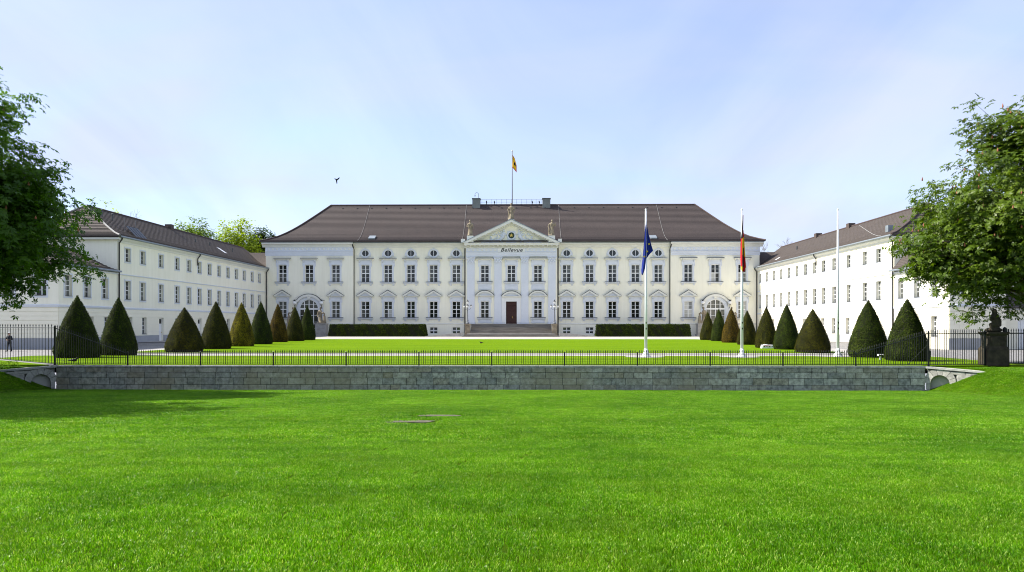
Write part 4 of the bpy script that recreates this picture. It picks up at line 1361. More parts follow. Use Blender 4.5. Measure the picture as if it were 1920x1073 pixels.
# =================================================================== SIDE WINGS
def small_window_meshes(w, h, sur=0.17):
    f = MB(); y0, y1 = 0.26, 0.32; b = 0.06; hw = w / 2
    f.box(-hw, hw, y0, y1, 0, b); f.box(-hw, hw, y0, y1, h - b, h); f.box(-hw, -hw + b, y0, y1, b, h - b); f.box(hw - b, hw, y0, y1, b, h - b)
    f.box(-0.05, 0.05, y0 - 0.02, y1, b, h - b)
    rows = 4 if h > 1.9 else 3
    for k in range(1, rows):
        z = b + (h - 2 * b) * k / rows; t = 0.045 if (rows == 4 and k == 2) else 0.022
        f.box(-hw + b, -0.05, y0 - 0.005, y1, z - t, z + t); f.box(0.05, hw - b, y0 - 0.005, y1, z - t, z + t)
    fr = f.mesh('window', M['white_paint'])
    pw = hw - b - 0.05
    panes = {k: MB().box(-pw / 2, pw / 2, 0, 0.015, 0, h - 2 * b).mesh('pane', M[k]) for k in ('glass', 'glass_half', 'glass_curtain')}
    s = MB()
    if sur > 0:
        s.box(-hw - sur, -hw, -0.04, 0, -0.06, h); s.box(hw, hw + sur, -0.04, 0, -0.06, h); s.box(-hw - sur, hw + sur, -0.04, 0, h, h + sur)
        s.box(-hw - sur, hw + sur, -0.04, 0, -0.06 - sur * 0.9, -0.06)
    s.box(-hw, hw, -0.04, 0.26, -0.06, -0.001)
    sm = s.mesh('surround', M['trim'])
    sl = MB().ext_x([(0.25, 0.03), (-0.12, 0.0), (-0.12, 0.03), (0.25, 0.07)], -hw + 0.01, hw - 0.01).mesh('sill', M['flash']); weld_normals(sl)
    return dict(f=fr, p=panes, pw=pw, b=b, s=sm, sl=sl, w=w, h=h)
SWT = small_window_meshes(1.22, 1.62)
SWF = small_window_meshes(1.28, 2.28)
SWG = small_window_meshes(1.15, 2.10, 0.0)

def small_window(parent, x, z, W, kind='glass', y=0.0):
    o = inst('window', W['f'], parent, (x, y, z))
    for s in (-1, 1): inst('pane', W['p'][kind], o, (s * (0.05 + W['pw'] / 2), 0.285, W['b']))
    inst('surround', W['s'], o, (0, -0.002, 0)); inst('sill', W['sl'], o)
    return o

def courses(parent, x0, x1, z0, z1, n, ops, y=0.0, blocks=None, name='stone_course'):
    """rusticated ground floor: proud courses with sunk joints"""
    h = (z1 - z0) / n
    for k in range(n):
        za, zb = z0 + k * h + 0.022, z0 + (k + 1) * h - 0.022
        spans = [(x0, x1)]
        for a, b, c, d in ops:
            if c < zb and d > za:
                spans = [q for s in spans for q in ((s[0], min(s[1], a)), (max(s[0], b), s[1])) if q[1] - q[0] > 0.02]
        if blocks:
            for (a, b) in spans:
                xx = a; j = k % 2
                first = True
                while xx < b - 0.05:
                    w = blocks * (0.5 if (first and j) else 1.0); first = False
                    e = min(xx + w, b)
                    if b - e < 0.3: e = b
                    me = MB().box(xx + 0.018, e - 0.018, y - 0.05, y - 0.001, za, zb).mesh('block', M['rustic'])
                    inst('block', me, parent); xx = e
        else:
            for a, b in spans: MB().box(a, b, y - 0.045, y - 0.001, za, zb).obj(name, M['rustic'], parent)

EAVE_W = 12.55
def wing(name, loc, rz, L, wx, near0, label, ground_wx, door_x, kinds):
    w = empty(name, loc, rz); tag(w, label, 'building')
    D = 13.0
    T0, F0, G0 = 9.85, 5.22, 0.98
    ops = [(x - SWT['w'] / 2, x + SWT['w'] / 2, T0, T0 + SWT['h']) for x in wx] + [(x - SWF['w'] / 2, x + SWF['w'] / 2, F0, F0 + SWF['h']) for x in wx]
    gops = [(x - SWG['w'] / 2, x + SWG['w'] / 2, G0, G0 + SWG['h']) for x in ground_wx]
    dop = [(x - 0.62, x + 0.62, 0.0, 3.05) for x in door_x]
    inst('wall', wall_mesh(0, L, -0.8, EAVE_W, 0.0, ops + gops + dop, 0.33, 0.5, M['cream']), w)
    MB().box(0.02, L - 0.02, 0.52, D, -0.8, EAVE_W - 0.02).obj('body', M['cream'], w)
    courses(w, 0.0, L, 0.80, 4.0, 7, gops + dop)
    xs = sorted([0.0, L] + [v for d in dop for v in d[:2]])
    for a, b in zip(xs[::2], xs[1::2]): MB().box(a, b, -0.07, -0.001, -0.8, 0.78).obj('plinth', M['plinth'], w)
    for z, t in ((4.02, 0.26), (8.15, 0.16)):
        m = MB().ext_x([(0, z), (-0.07, z), (-0.10, z + t * 0.7), (0, z + t)], 0.0, L); me = m.mesh('string_course', M['trim']); weld_normals(me); inst('string_course', me, w)
    m = MB(); m.ext_x([(0, 12.0), (-0.08, 12.0), (-0.14, 12.2), (-0.42, 12.42), (-0.45, 12.55), (0, 12.55)], -0.0, L); me = m.mesh('eaves_cornice', M['trim_pale']); weld_normals(me); inst('eaves_cornice', me, w)
    m = MB(); m.ext_x([(-0.30, 12.555), (-0.62, 12.555), (-0.68, 12.62), (-0.66, 12.76), (-0.30, 12.78)], -0.35, L + 0.35); me = m.mesh('gutter', M['zinc']); weld_normals(me); inst('gutter', me, w)
    # the end wall toward the street gets the same eaves
    e = 0.0 if near0 else L; s = -1 if near0 else 1
    m = MB(); m.box(min(e, e + s * 0.45), max(e, e + s * 0.45), -0.40, D, 12.3, 12.54); m.obj('eaves_cornice', M['trim_pale'], w)
    m = MB(); m.box(min(e, e + s * 0.02), max(e, e + s * 0.02), 0.0, D, 8.2, 12.299); m.obj('end_wall', M['cream'], w)
    for i, x in enumerate(wx):
        small_window(w, x, T0, SWT, kinds(i, 0)); small_window(w, x, F0, SWF, kinds(i, 1))
    for i, x in enumerate(ground_wx): small_window(w, x, G0, SWG, kinds(i, 2))
    for x in door_x:
        d = empty('door', (x, 0, 0), 0, w)
        MB().box(-0.62, 0.62, 0.24, 0.31, 0, 3.05).obj('door_panel', M['white_paint'], d)
        for z0, z1 in ((0.2, 1.1), (1.25, 2.1)): me = MB().box(-0.45, 0.45, 0.21, 0.239, z0, z1).mesh('panel', M['white_paint']); inst('panel', me, d)
        MB().box(-0.5, 0.5, 0.21, 0.239, 2.3, 2.9).obj('pane', M['glass'], d)
        MB().ball((0.48, 0.17, 1.1), 0.05, 8, 6).obj('handle', M['brass'], d)
        MB().box(-0.9, 0.9, -0.9, -0.072, -0.8, 0.02).obj('doorstep', M['step'], d)
    ins = (5.2, 0.0) if near0 else (0.0, 5.2)
    prof = [(0, 0), (0.12, 0.07), (0.3, 0.23), (0.5, 0.44), (0.75, 0.72), (1, 1)]
    rme, rh_ = hip_roof(-0.6 if near0 else -6.0, L + 6.0 if near0 else L + 0.6, -0.62, D + 0.6, 12.72, (ins[0], ins[1], 7.1, 7.1), 4.35, prof, 20, 0.085, M['roof_wing'])
    rf = inst('roof', rme, w)
    xa, xb = (-0.6 + 5.2, L + 6.0) if near0 else (-6.0, L + 0.6 - 5.2)
    MB().tube([(xa, 6.49, 17.12), (xb, 6.49, 17.12)], 0.14, 8).obj('ridge_cap', M['ridge'], rf)
    xe = -0.6 if near0 else L + 0.6; sg = 1 if near0 else -1
    for ya, yb in ((-0.62, 6.48), (D + 0.6, 6.50)):
        pts = [(xe + sg * 5.2 * t, ya + (yb - ya) * t, 12.80 + 4.35 * rh_(t)) for t in [k / 8 for k in range(9)]]
        MB().tube(pts, 0.11, 8).obj('hip_cap', M['kerb'] if near0 else M['ridge'], rf)
    return w, rf, rh_

LWY = 87.35
lw_px = [239.4, 267.7, 301.8, 332.2, 354.3, 373.9, 392.9, 410.5, 427.3, 443.2, 458.0, 472.8, 486.3]
rw_px = [1647.9, 1621.9, 1591.7, 1564.3, 1544.5, 1527.4, 1510.7, 1494.7, 1479.4, 1465.1, 1451.4, 1438.3, 1425.7]
XW_L, XW_R = -46.25, 45.60
def y_on_x(px, X):
    d = ray(px, HZ); return (X - EYE.x) / d.x * d.y
lwx = [y_on_x(p, XW_L) - LWY for p in lw_px]
YEND = 138.2
rwx = [YEND - y_on_x(p, XW_R) for p in rw_px]
gl = [y_on_x(p, XW_L) - LWY for p in (243, 270, 332, 350, 428)]
gl_d = [y_on_x(302, XW_L) - LWY, y_on_x(374, XW_L) - LWY]
gr = [YEND - y_on_x(p, XW_R) for p in (1621, 1590, 1563, 1543, 1508, 1450)]
rkw = random.Random(4)
lw, lwr, lwh = wing('wing_building', (XW_L, LWY, 0), R(90), YEND - LWY, lwx, True,
    'left wing, long three-storey cream building in shade with brown roof', gl, gl_d, lambda i, r: 'glass_half' if (i * 7 + r * 3) % 3 else 'glass')
rw, rwr, rwh = wing('wing_building', (XW_R, YEND, 0), R(-90), YEND - LWY, rwx, False,
    'right wing, long three-storey cream building in full sun with brown roof', gr, [], lambda i, r: 'glass_half' if (i * 5 + r) % 2 else 'glass')
LWL = YEND - LWY
# downpipes, roof fittings
for w_, xs_ in ((lw, (0.12, lwx[5] - 0.9, LWL - 0.15)), (rw, (LWL - 0.12, rwx[5] + 0.9, 0.15))):
    for i, x in enumerate(xs_):
        foot = 0.05 if i != 1 else 10.9
        MB().tube([(x, -0.55, 12.6), (x, -0.50, 12.35), (x, -0.16, 11.9), (x, -0.16, foot)], 0.085, 8).obj('downpipe', M['pipe'], w_, smooth=True)
def wslope(t, x, lift=0.07): return (x, -0.62 + 7.1 * t, 12.72 + 4.35 * lwh(t) + lift)
m = MB(); # roof lights of the left wing
for k in range(4):
    a = wslope(0.16, 5.2 + k * 0.75, 0.10); b = wslope(0.34, 5.2 + k * 0.75, 0.75)
    me = MB().add([(a[0], a[1], a[2]), (a[0] + 0.62, a[1], a[2]), (b[0] + 0.62, b[1], b[2]), (b[0], b[1], b[2]),
                   (a[0], a[1] + .06, a[2] + .02), (a[0] + 0.62, a[1] + .06, a[2] + .02), (b[0] + 0.62, b[1] + .06, b[2]), (b[0], b[1] + .06, b[2])],
                  [(3, 2, 1, 0), (4, 5, 6, 7), (0, 1, 5, 4), (1, 2, 6, 5), (2, 3, 7, 6), (3, 0, 4, 7)]).mesh('roof_light', M['flash'])
    inst('roof_light', me, lwr)
for x, t in ((2.6 + 2, 0.72), (5.2 + 1, 0.66)):
    p = wslope(t, x); MB().tube([(p[0], p[1], p[2] - 0.2), (p[0], p[1], p[2] + 0.7)], 0.10, 8).lathe([(0.17, 0.7), (0.15, 0.82), (0.02, 0.9)], p, 10).obj('vent_pipe', M['flash'], lwr)
for x in (4.4, 7.0):
    p = wslope(0.3, x); MB().tube([p, (p[0], p[1], p[2] + 1.7)], 0.02, 6).obj('lightning_rod', M['iron_grey'], lwr)
MB().box(26.0, 26.9, 6.0, 7.0, 16.0, 17.65).obj('chimney', M['chimney_brick'], lwr)
for x, t in ((29.5, 0.62), (34.8, 0.62), (44.0, 0.6)):
    p = wslope(t, x); MB().tube([(p[0], p[1], p[2] - 0.2), (p[0], p[1], p[2] + 0.55)], 0.12, 8).obj('vent_pipe', M['flash'], lwr)
a = wslope(0.42, 37.5); b = wslope(0.62, 38.6)
MB().add([a, (b[0], a[1], a[2]), b, (a[0], b[1], b[2])], [(0, 1, 2, 3)]).obj('skylight', M['white_plastic'], lwr)
for x in (24.0, 11.5):
    MB().box(x, x + 0.95, 6.0, 7.0, 16.0, 17.6).obj('chimney', M['chimney_brick'], rwr)
p = wslope(0.22, LWL - 3.6); MB().box(p[0] - 0.35, p[0] + 0.35, p[1] - 0.1, p[1] + 0.5, p[2], p[2] + 0.8).obj('roof_light', M['zinc'], rwr)
MB().tube([wslope(t, LWL - 2.0 - 22 * t, 0.1) for t in [k / 10 for k in range(10)]], 0.03, 6).obj('lightning_rod', M['kerb'], rwr)
p = wslope(0.55, 11.0); MB().tube([(p[0], p[1], p[2] - .2), (p[0], p[1], p[2] + .6)], 0.12, 8).obj('vent_pipe', M['flash'], rwr)
p = wslope(0.25, 6.0); q = wslope(0.36, 7.0); MB().add([p, (q[0], p[1], p[2]), q, (p[0], q[1], q[2])], [(0, 1, 2, 3)]).obj('skylight', M['white_plastic'], rwr)

# low links between wings and palace
for s, X in ((-1, XW_L), (1, XW_R)):
    lk = empty('link_building', (X + s * 6, 141.0, 0)); 
    tag(lk, 'narrow link with brown roof joining the %s wing to the palace' % ('left' if s < 0 else 'right'), 'building')
    MB().box(-5.9, 5.9, -2.7, 6, -0.1, 12.4).obj('wall', M['cream'], lk)
    me, _ = hip_roof(-6.2, 6.2, -3.0, 6.4, 12.42, (0, 0, 4.6, 4.6), 3.6, [(0, 0), (1, 1)], 16, 0.06, M['roof_wing']); inst('roof', me, lk)

# =================================================================== GATEHOUSES (low front blocks)
GHY = 76.2
def gatehouse(name, X, s, width, label, blocks):
    root = empty(name, (X, GHY, -0.35)); tag(root, label, 'building')
    H = 8.4 + 0.35; dep = LWY - GHY
    # local frame: x outward (s), y back
    xa, xb = sorted((0.0, s * width))
    fx_ = [s * (1.9 + 3.4 * k) for k in range(int(width // 3.4))]
    ops = [(x - SWF['w'] / 2, x + SWF['w'] / 2, 5.57, 5.57 + SWF['h']) for x in fx_]
    inst('wall', wall_mesh(xa, xb, -0.4, H, 0.0, ops, 0.33, 0.5, M['cream']), root)
    for x in fx_: small_window(root, x, 5.57, SWF, 'glass_half')
    MB().box(xa + (0.52 if s > 0 else 0.02), xb - (0.02 if s > 0 else 0.52), 0.52, dep + 2, -0.4, H - 0.02).obj('body', M['cream'], root)
    courses(root, xa, xb, 1.15, 4.35, 7, [], 0.0, blocks)
    MB().box(xa - 0.06, xb + 0.06, -0.08, -0.001, -0.4, 1.13).obj('plinth', M['plinth'], root)
    for z, t in ((4.37, 0.28), (8.5, 0.25)):
        me = MB().ext_x([(0, z), (-0.10, z), (-0.16, z + t * 0.7), (0, z + t)], xa - 0.1, xb + 0.1).mesh('string_course', M['trim']); weld_normals(me); inst('string_course', me, root)
    # the court side: its own skin, rotated like the wing's
    cs = empty('court_side', (0, 0 if s < 0 else dep, 0), R(90) if s < 0 else R(-90), root)
    def u(y): return y if s < 0 else dep - y
    ws = [u(v) for v in ((1.6, 5.0, 8.5) if s < 0 else (2.6, 6.1, 9.6))]
    gs = [u(2.7)] if s > 0 else [u(5.6), u(8.8)]
    ops = [(x - SWF['w'] / 2, x + SWF['w'] / 2, 5.57, 5.57 + SWF['h']) for x in ws]
    gops = [(x - SWG['w'] / 2, x + SWG['w'] / 2, 1.33, 1.33 + SWG['h']) for x in gs]
    inst('wall', wall_mesh(0.03 if s < 0 else 0, dep if s < 0 else dep - 0.03, -0.4, H, 0.0, ops + gops, 0.33, 0.5, M['cream']), cs)
    for x in ws: small_window(cs, x, 5.57, SWF, 'glass_half')
    for x in gs: small_window(cs, x, 1.33, SWG, 'glass_half')
    h = 3.2 / 7
    for k in range(7):
        za, zb = 1.15 + k * h + 0.022, 1.15 + (k + 1) * h - 0.022
        sp = [(0.0, dep)]
        for a, b, c, d in gops:
            if c < zb and d > za: sp = [q for t in sp for q in ((t[0], min(t[1], a)), (max(t[0], b), t[1])) if q[1] - q[0] > 0.02]
        for a, b in sp: MB().box(a, b, -0.045, -0.001, za, zb).obj('stone_course', M['rustic'], cs)
    MB().box(0, dep, -0.07, -0.001, -0.4, 1.13).obj('plinth', M['plinth'] if s < 0 else M['rustic'], cs)
    for z, t in ((4.37, 0.28), (8.5, 0.25)):
        me = MB().ext_x([(0, z), (-0.10, z), (-0.16, z + t * 0.7), (0, z + t)], 0, dep).mesh('string_course', M['trim']); weld_normals(me); inst('string_course', me, cs)
    me = MB().ext_x([(-0.20, H), (-0.50, H), (-0.55, H + 0.06), (-0.52, H + 0.20), (-0.2, H + 0.22)], -0.4, dep).mesh('gutter', M['zinc']); weld_normals(me); inst('gutter', me, cs)
    rz_ = R(90) if s < 0 else R(-90); o_ = Vector(cs.location) + Vector((-s * 0.02, 0, 0)); Rm = Matrix.Rotation(rz_, 3, 'Z')
    for ch in list(cs.children):
        ch.parent = root; ch.location = Rm @ Vector(ch.location) + o_; ch.rotation_euler.z += rz_
    bpy.data.objects.remove(cs)
    me, _ = hip_roof(xa - 0.5, xb + 0.5, -0.5, dep + 0.05, H + 0.12, (6.5, 6.5, 6.0, 0.0) if width > 13 else ((2.4, 2.4, 5.0, 0.0)), 2.9, [(0, 0), (0.2, 0.14), (1, 1)], 15, 0.07, M['roof_wing'])
    inst('roof', me, root)
    return root
ghl = gatehouse('gatehouse', XW_L, -1, 16.5, 'low cream block at the left edge behind the chestnut, horizontal joints', None)
ghr = gatehouse('gatehouse', XW_R, 1, 5.7, 'low cream block on the right with square-jointed stonework behind the chestnut', 0.95)
# garage range further right
ga = empty('garage', (XW_R + 5.9, GHY + 1.5, -0.35)); tag(ga, 'low cream garage with white panelled door at the right edge', 'garage')
MB().box(0, 2.0, 0, 9, -0.3, 4.3).box(6.2, 14, 0, 9, -0.3, 4.3).box(2.0, 6.2, 0, 9, 3.15, 4.3).box(2.0, 6.2, 0.5, 9, -0.3, 3.15).obj('wall', M['rustic'], ga)
MB().box(0.1, 13.9, -0.06, -0.001, 4.05, 4.28).obj('string_course', M['trim'], ga)
gd = MB().box(2.0, 6.2, 0.22, 0.3, 0, 3.15).obj('door', M['white_paint'], ga)
for k in range(11): MB().box(2.06 + k * 0.38, 2.38 + k * 0.38, 0.18, 0.219, 0.1, 3.05).obj('slat', M['white_paint'], gd)
me, _ = hip_roof(-0.1, 14.3, -0.5, 9.5, 4.32, (0.0, 3, 4.8, 4.8), 2.4, [(0, 0), (1, 1)], 12, 0.07, M['roof_wing']); inst('roof', me, ga)

# the drives dip a little towards the gates: one shaped sheet each side
def drive_z(x, y):
    s = smooth((abs(x) - 31.5) / 5.0)
    b = smooth((y - 43.0) / 16.0) * (1 - smooth((y - 84.0) / 10.0))
    return -0.045 - 0.32 * s * b
for nm, xs_ in (('drive', steps(-75, -31.0, 2.0)), ('drive', steps(30.2, 75, 2.0))):
    grid_sheet(nm, xs_, steps(WALL_Y + 0.3, 100, 2.0), drive_z, M['setts'])
COL.objects['ground'].location.z = -0.36

# =================================================================== STATUES AND LANTERNS
def draped_figure(h, seed, pose=0, mname='sand'):
    """robed standing figure, base at z=0"""
    rr = random.Random(seed); k = h / 3.0
    m = MB()
    sway = 0.10 * (1 if pose % 2 else -1)
    m.lathe([(0.50, 0), (0.46, 0.25), (0.40, 0.8), (0.36, 1.3), (0.33, 1.55), (0.40, 1.85), (0.42, 2.2), (0.30, 2.42), (0.15, 2.5)], (0, 0, 0), 14, sx=1.0, sy=0.72)
    for a in range(7):                        # hanging folds
        t = 2 * PI * a / 7 + rr.random(); x, y = 0.40 * math.cos(t), 0.29 * math.sin(t)
        m.cone((x * 1.12, y * 1.12, 0.05), 0.11, (x * 0.8, y * 0.8, 1.5), 0.07, 6)
    m.cone((0, 0, 2.4), 0.14, (sway * 0.5, -0.03, 2.62), 0.13, 8)
    m.ball((sway * 0.6, -0.05, 2.80), (0.19, 0.21, 0.25), 10, 8)
    m.ball((sway * 0.6, 0.05, 2.88), (0.21, 0.20, 0.20), 10, 8)
    if pose == 0:
        m.cone((-0.40, 0, 2.25), 0.15, (-0.62, -0.10, 1.75), 0.12, 8); m.cone((-0.62, -0.10, 1.75), 0.12, (-0.30, -0.34, 1.70), 0.09, 8)
        m.cone((0.40, 0, 2.25), 0.15, (0.58, -0.02, 1.70), 0.12, 8); m.cone((0.58, -0.02, 1.70), 0.12, (0.56, -0.22, 1.25), 0.09, 8)
        m.cone((-0.30, -0.36, 1.5), 0.10, (-0.36, -0.36, 2.2), 0.07, 8)
    elif pose == 1:
        m.cone((-0.40, 0, 2.25), 0.15, (-0.66, -0.02, 1.78), 0.12, 8); m.cone((-0.66, -0.02, 1.78), 0.12, (-0.58, -0.25, 1.35), 0.09, 8)
        m.cone((0.40, 0, 2.25), 0.15, (0.68, -0.05, 1.85), 0.12, 8); m.cone((0.68, -0.05, 1.85), 0.11, (0.72, -0.20, 2.35), 0.09, 8)
        m.cone((-0.55, -0.1, 0.1), 0.16, (-0.60, -0.18, 1.3), 0.10, 8)
    else:
        for s in (-1, 1):
            m.cone((s * 0.40, 0, 2.25), 0.15, (s * 0.66, -0.05, 1.75), 0.12, 8); m.cone((s * 0.66, -0.05, 1.75), 0.12, (s * 0.48, -0.30, 1.35), 0.09, 8)
        m.cone((-0.50, 0.05, 0.0), 0.18, (-0.50, 0.0, 1.3), 0.12, 8)
    m.box(-0.55, 0.55, -0.42, 0.42, -0.12, 0.08)
    m.v = [(v[0] * k, v[1] * k, v[2] * k) for v in m.v]
    return fused(m, 'statue', M[mname], 0.055 * k, 1)

def roof_statue(x, y, z, h, seed, pose, label):
    o = inst('statue', draped_figure(h, seed, pose), None, (PX0 + x, PY + y, z))
    tag(o, label, 'statue'); return o
roof_statue(0.0, CEN - 0.35, AP + 0.16, 2.95, 2, 2, 'robed stone statue standing on the peak of the pediment')
s1 = roof_statue(-7.65, CEN - 0.3, 18.72, 2.85, 3, 0, 'robed stone statue on the left slope of the pediment')
s2 = roof_statue(7.5, CEN - 0.3, 18.72, 2.85, 4, 1, 'robed stone statue on the right slope of the pediment')
MB().box(-8.25, -7.05, CEN - 0.9, CEN + 0.3, 17.4, 18.6).obj('statue_block', M['trim_pale'], palace)
MB().box(6.9, 8.1, CEN - 0.9, CEN + 0.3, 17.4, 18.6).obj('statue_block', M['trim_pale'], palace)
MB().box(-0.55, 0.55, CEN - 0.8, CEN + 0.1, AP - 0.2, AP + 0.06).obj('statue_block', M['trim_pale'], palace)
for s in (-1, 1): MB().box(s * 9.0 - 0.35, s * 9.0 + 0.35, CEN - 0.9, CEN - 0.1, 17.4, 18.0).obj('corner_block', M['trim_pale'], palace)

def group_statue(seed, flip):
    """figure leaning over a smaller one"""
    m = MB(); f = flip
    m.lathe([(0.42, 0), (0.38, 0.5), (0.33, 1.2), (0.36, 1.7), (0.33, 2.1), (0.14, 2.35)], (f * 0.25, 0.1, 0), 12, sy=0.8)
    m.ball((f * 0.18, -0.02, 2.6), (0.19, 0.20, 0.24), 10, 8)
    m.cone((f * 0.25, 0, 2.1), 0.16, (f * -0.25, -0.25, 1.7), 0.11, 8); m.cone((f * -0.25, -0.25, 1.7), 0.11, (f * -0.50, -0.3, 1.9), 0.08, 8)
    m.cone((f * 0.5, 0, 2.1), 0.15, (f * 0.75, -0.1, 1.5), 0.11, 8); m.cone((f * 0.75, -0.1, 1.5), 0.11, (f * 0.6, -0.3, 1.1), 0.09, 8)
    m.lathe([(0.40, 0), (0.34, 0.4), (0.27, 0.9), (0.25, 1.2), (0.12, 1.42)], (f * -0.55, -0.1, 0), 10)
    m.ball((f * -0.60, -0.15, 1.60), (0.16, 0.17, 0.20), 8, 6)
    m.cone((f * -0.1, -0.3, 0.1), 0.22, (f * 0.2, -0.3, 0.9), 0.15, 8)
    m.ball((f * 0.0, 0.0, 0.1), (0.95, 0.5, 0.22), 10, 6)
    return fused(m, 'statue_group', M['sand'], 0.06, 1)

def opal_lantern(loc, label):
    r = empty('wall_lantern', loc); tag(r, label, 'lantern')
    MB().tube([(0, 0.75, -0.9), (0, 0.45, -1.0), (0, 0.05, -0.75), (0, 0, -0.42)], 0.045, 8).obj('bracket', M['iron'], r)
    g = MB().ball((0, 0, 0), 0.36, 14, 10).obj('globe', M['opal'], r, smooth=True)
    MB().lathe([(0.20, 0.30), (0.16, 0.42), (0.05, 0.50), (0.03, 0.66), (0.005, 0.70)], (0, 0, 0), 10).obj('cap', M['iron'], r)
    MB().lathe([(0.05, -0.48), (0.14, -0.42), (0.18, -0.32)], (0, 0, 0), 10).obj('collar', M['iron'], r)
    return r
for s in (-1, 1):
    side = 'left' if s < 0 else 'right'
    for t in (-1, 1):
        inner = (t * s < 0)
        x = s * 37.95 + t * 2.75
        pos = 'nearer the steps' if inner else 'on the outer side'
        p = empty('stone_pedestal', (PX0 + x, PY + PAV - 1.6, 0)); tag(p, 'grey stone pedestal beside the %s arched door, %s' % (side, pos), 'pedestal')
        MB().box(-1.15, 1.15, -0.85, 0.85, -0.05, 0.35).obj('foot', M['pedestal'], p)
        MB().box(-1.0, 1.0, -0.7, 0.7, 0.352, 2.15).obj('block', M['pedestal'], p)
        MB().box(-1.1, 1.1, -0.8, 0.8, 2.152, 2.34).obj('cap', M['pedestal'], p)
        g = inst('statue_group', group_statue(5, -t), None, (PX0 + x, PY + PAV - 1.6, 2.34), (0, 0, 0), (1.0, 1.0, 1.08))
        tag(g, 'weathered stone figure group beside the %s arched door, %s' % (side, pos), 'statue')
        opal_lantern((PX0 + s * 37.95 + t * 2.5, PY + PAV - 0.8, 6.15), 'round opal lantern with black cap at the %s arched door, %s' % (side, pos))

def candelabra(x, y, z, label):
    r = empty('street_lamp', (x, y, z)); tag(r, label, 'lamp')
    MB().lathe([(0.32, 0), (0.30, 0.12), (0.16, 0.25), (0.11, 0.6), (0.09, 0.9), (0.07, 2.4), (0.11, 2.46), (0.06, 2.55), (0.05, 3.6), (0.01, 3.75)], sides=10).obj('column', M['iron_grey'], r, smooth=True)
    for a in range(4):
        t = R(45 + 90 * a) if a else R(45)
        t = R(90 * a)
        dx, dy = math.cos(t), math.sin(t)
        arm = MB().tube([(0, 0, 2.75), (0.3 * dx, 0.3 * dy, 2.60), (0.55 * dx, 0.55 * dy, 2.75), (0.62 * dx, 0.62 * dy, 2.95)], 0.035, 6).obj('arm', M['iron_grey'], r)
        MB().lathe([(0.06, 2.95), (0.14, 3.0), (0.19, 3.25), (0.17, 3.3)], (0.62 * dx, 0.62 * dy, 0), 8).obj('lamp_glass', M['opal'], arm)
        MB().lathe([(0.21, 3.302), (0.10, 3.42), (0.02, 3.5)], (0.62 * dx, 0.62 * dy, 0), 8).obj('lamp_cap', M['iron'], arm)
    MB().lathe([(0.06, 3.62), (0.14, 3.68), (0.20, 3.98), (0.18, 4.02)], sides=8).obj('lamp_glass', M['opal'], r)
    MB().lathe([(0.22, 4.022), (0.10, 4.2), (0.02, 4.4)], sides=8).obj('lamp_cap', M['iron'], r)
    for a in range(3):
        t = R(120 * a); MB().tube([(0.30 * math.cos(t), 0.30 * math.sin(t), 0), (0.26 * math.cos(t), 0.26 * math.sin(t), 0.5), (0.08 * math.cos(t), 0.08 * math.sin(t), 0.75)], 0.03, 6).obj('foot_scroll', M['iron_grey'], r)
    return r
for s in (-1, 1):
    candelabra(PX0 + s * 7.88, STEP_Y + 1.0, 2.26, 'branched grey lamp standard on the %s side of the palace steps' % ('left' if s < 0 else 'right'))

# =================================================================== FOLIAGE BUILDERS
def quads_mesh(name, V, F, tone, material):
    """V (n,3), F (m,4) ints, tone per vertex"""
    me = bpy.data.meshes.new(name)
    n, m = len(V), len(F)
    me.vertices.add(n); me.vertices.foreach_set('co', np.ascontiguousarray(V, dtype=np.float32).ravel())
    me.loops.add(m * 4); me.loops.foreach_set('vertex_index', np.ascontiguousarray(F, dtype=np.int32).ravel())
    me.polygons.add(m); me.polygons.foreach_set('loop_start', np.arange(0, m * 4, 4, dtype=np.int32))
    me.update(calc_edges=True)
    at = me.attributes.new('tone', 'FLOAT', 'POINT'); at.data.foreach_set('value', np.ascontiguousarray(tone, dtype=np.float32))
    me.materials.append(material)
    return me

def frames(N, rng):
    """orthonormal frames with normal N and random spin"""
    N = N / np.linalg.norm(N, axis=1, keepdims=True)
    a = rng.normal(size=N.shape); a -= N * np.sum(a * N, axis=1, keepdims=True)
    a /= np.linalg.norm(a, axis=1, keepdims=True)
    return a, np.cross(N, a), N

# one palmate leaf of five leaflets, in its own plane (x along the middle leaflet)
def palm_template():
    vs = []
    for ang, ln in ((-98, 0.62), (-46, 0.9), (0, 1.0), (46, 0.9), (98, 0.62)):
        c, s = math.cos(R(ang)), math.sin(R(ang))
        for u, w in ((0.06, 0.0), (0.60, 0.21), (1.0, 0.0), (0.60, -0.21)):
            x, y = u * ln, w * ln
            px, py = x * c - y * s, x * s + y * c
            vs.append((px, py, -0.38 * (px * px + py * py) + (0.06 if w else 0)))
    return np.array(vs)
PALM = palm_template()
KITE = np.array([(0, 0, 0), (0.5, 0.30, 0.05), (1, 0, -0.12), (0.5, -0.30, 0.05)])

def leaves(P, N, size, tone, template, rng):
    A, B, C = frames(N, rng)
    k = len(template)
    s = (size * rng.uniform(0.7, 1.25, len(P)))[:, None, None]
    V = P[:, None, :] + s * (template[None, :, 0:1] * A[:, None, :] + template[None, :, 1:2] * B[:, None, :] + template[None, :, 2:3] * C[:, None, :])
    V = V.reshape(-1, 3)
    F = np.arange(len(V)).reshape(-1, 4)
    return V, F, np.repeat(tone, k)

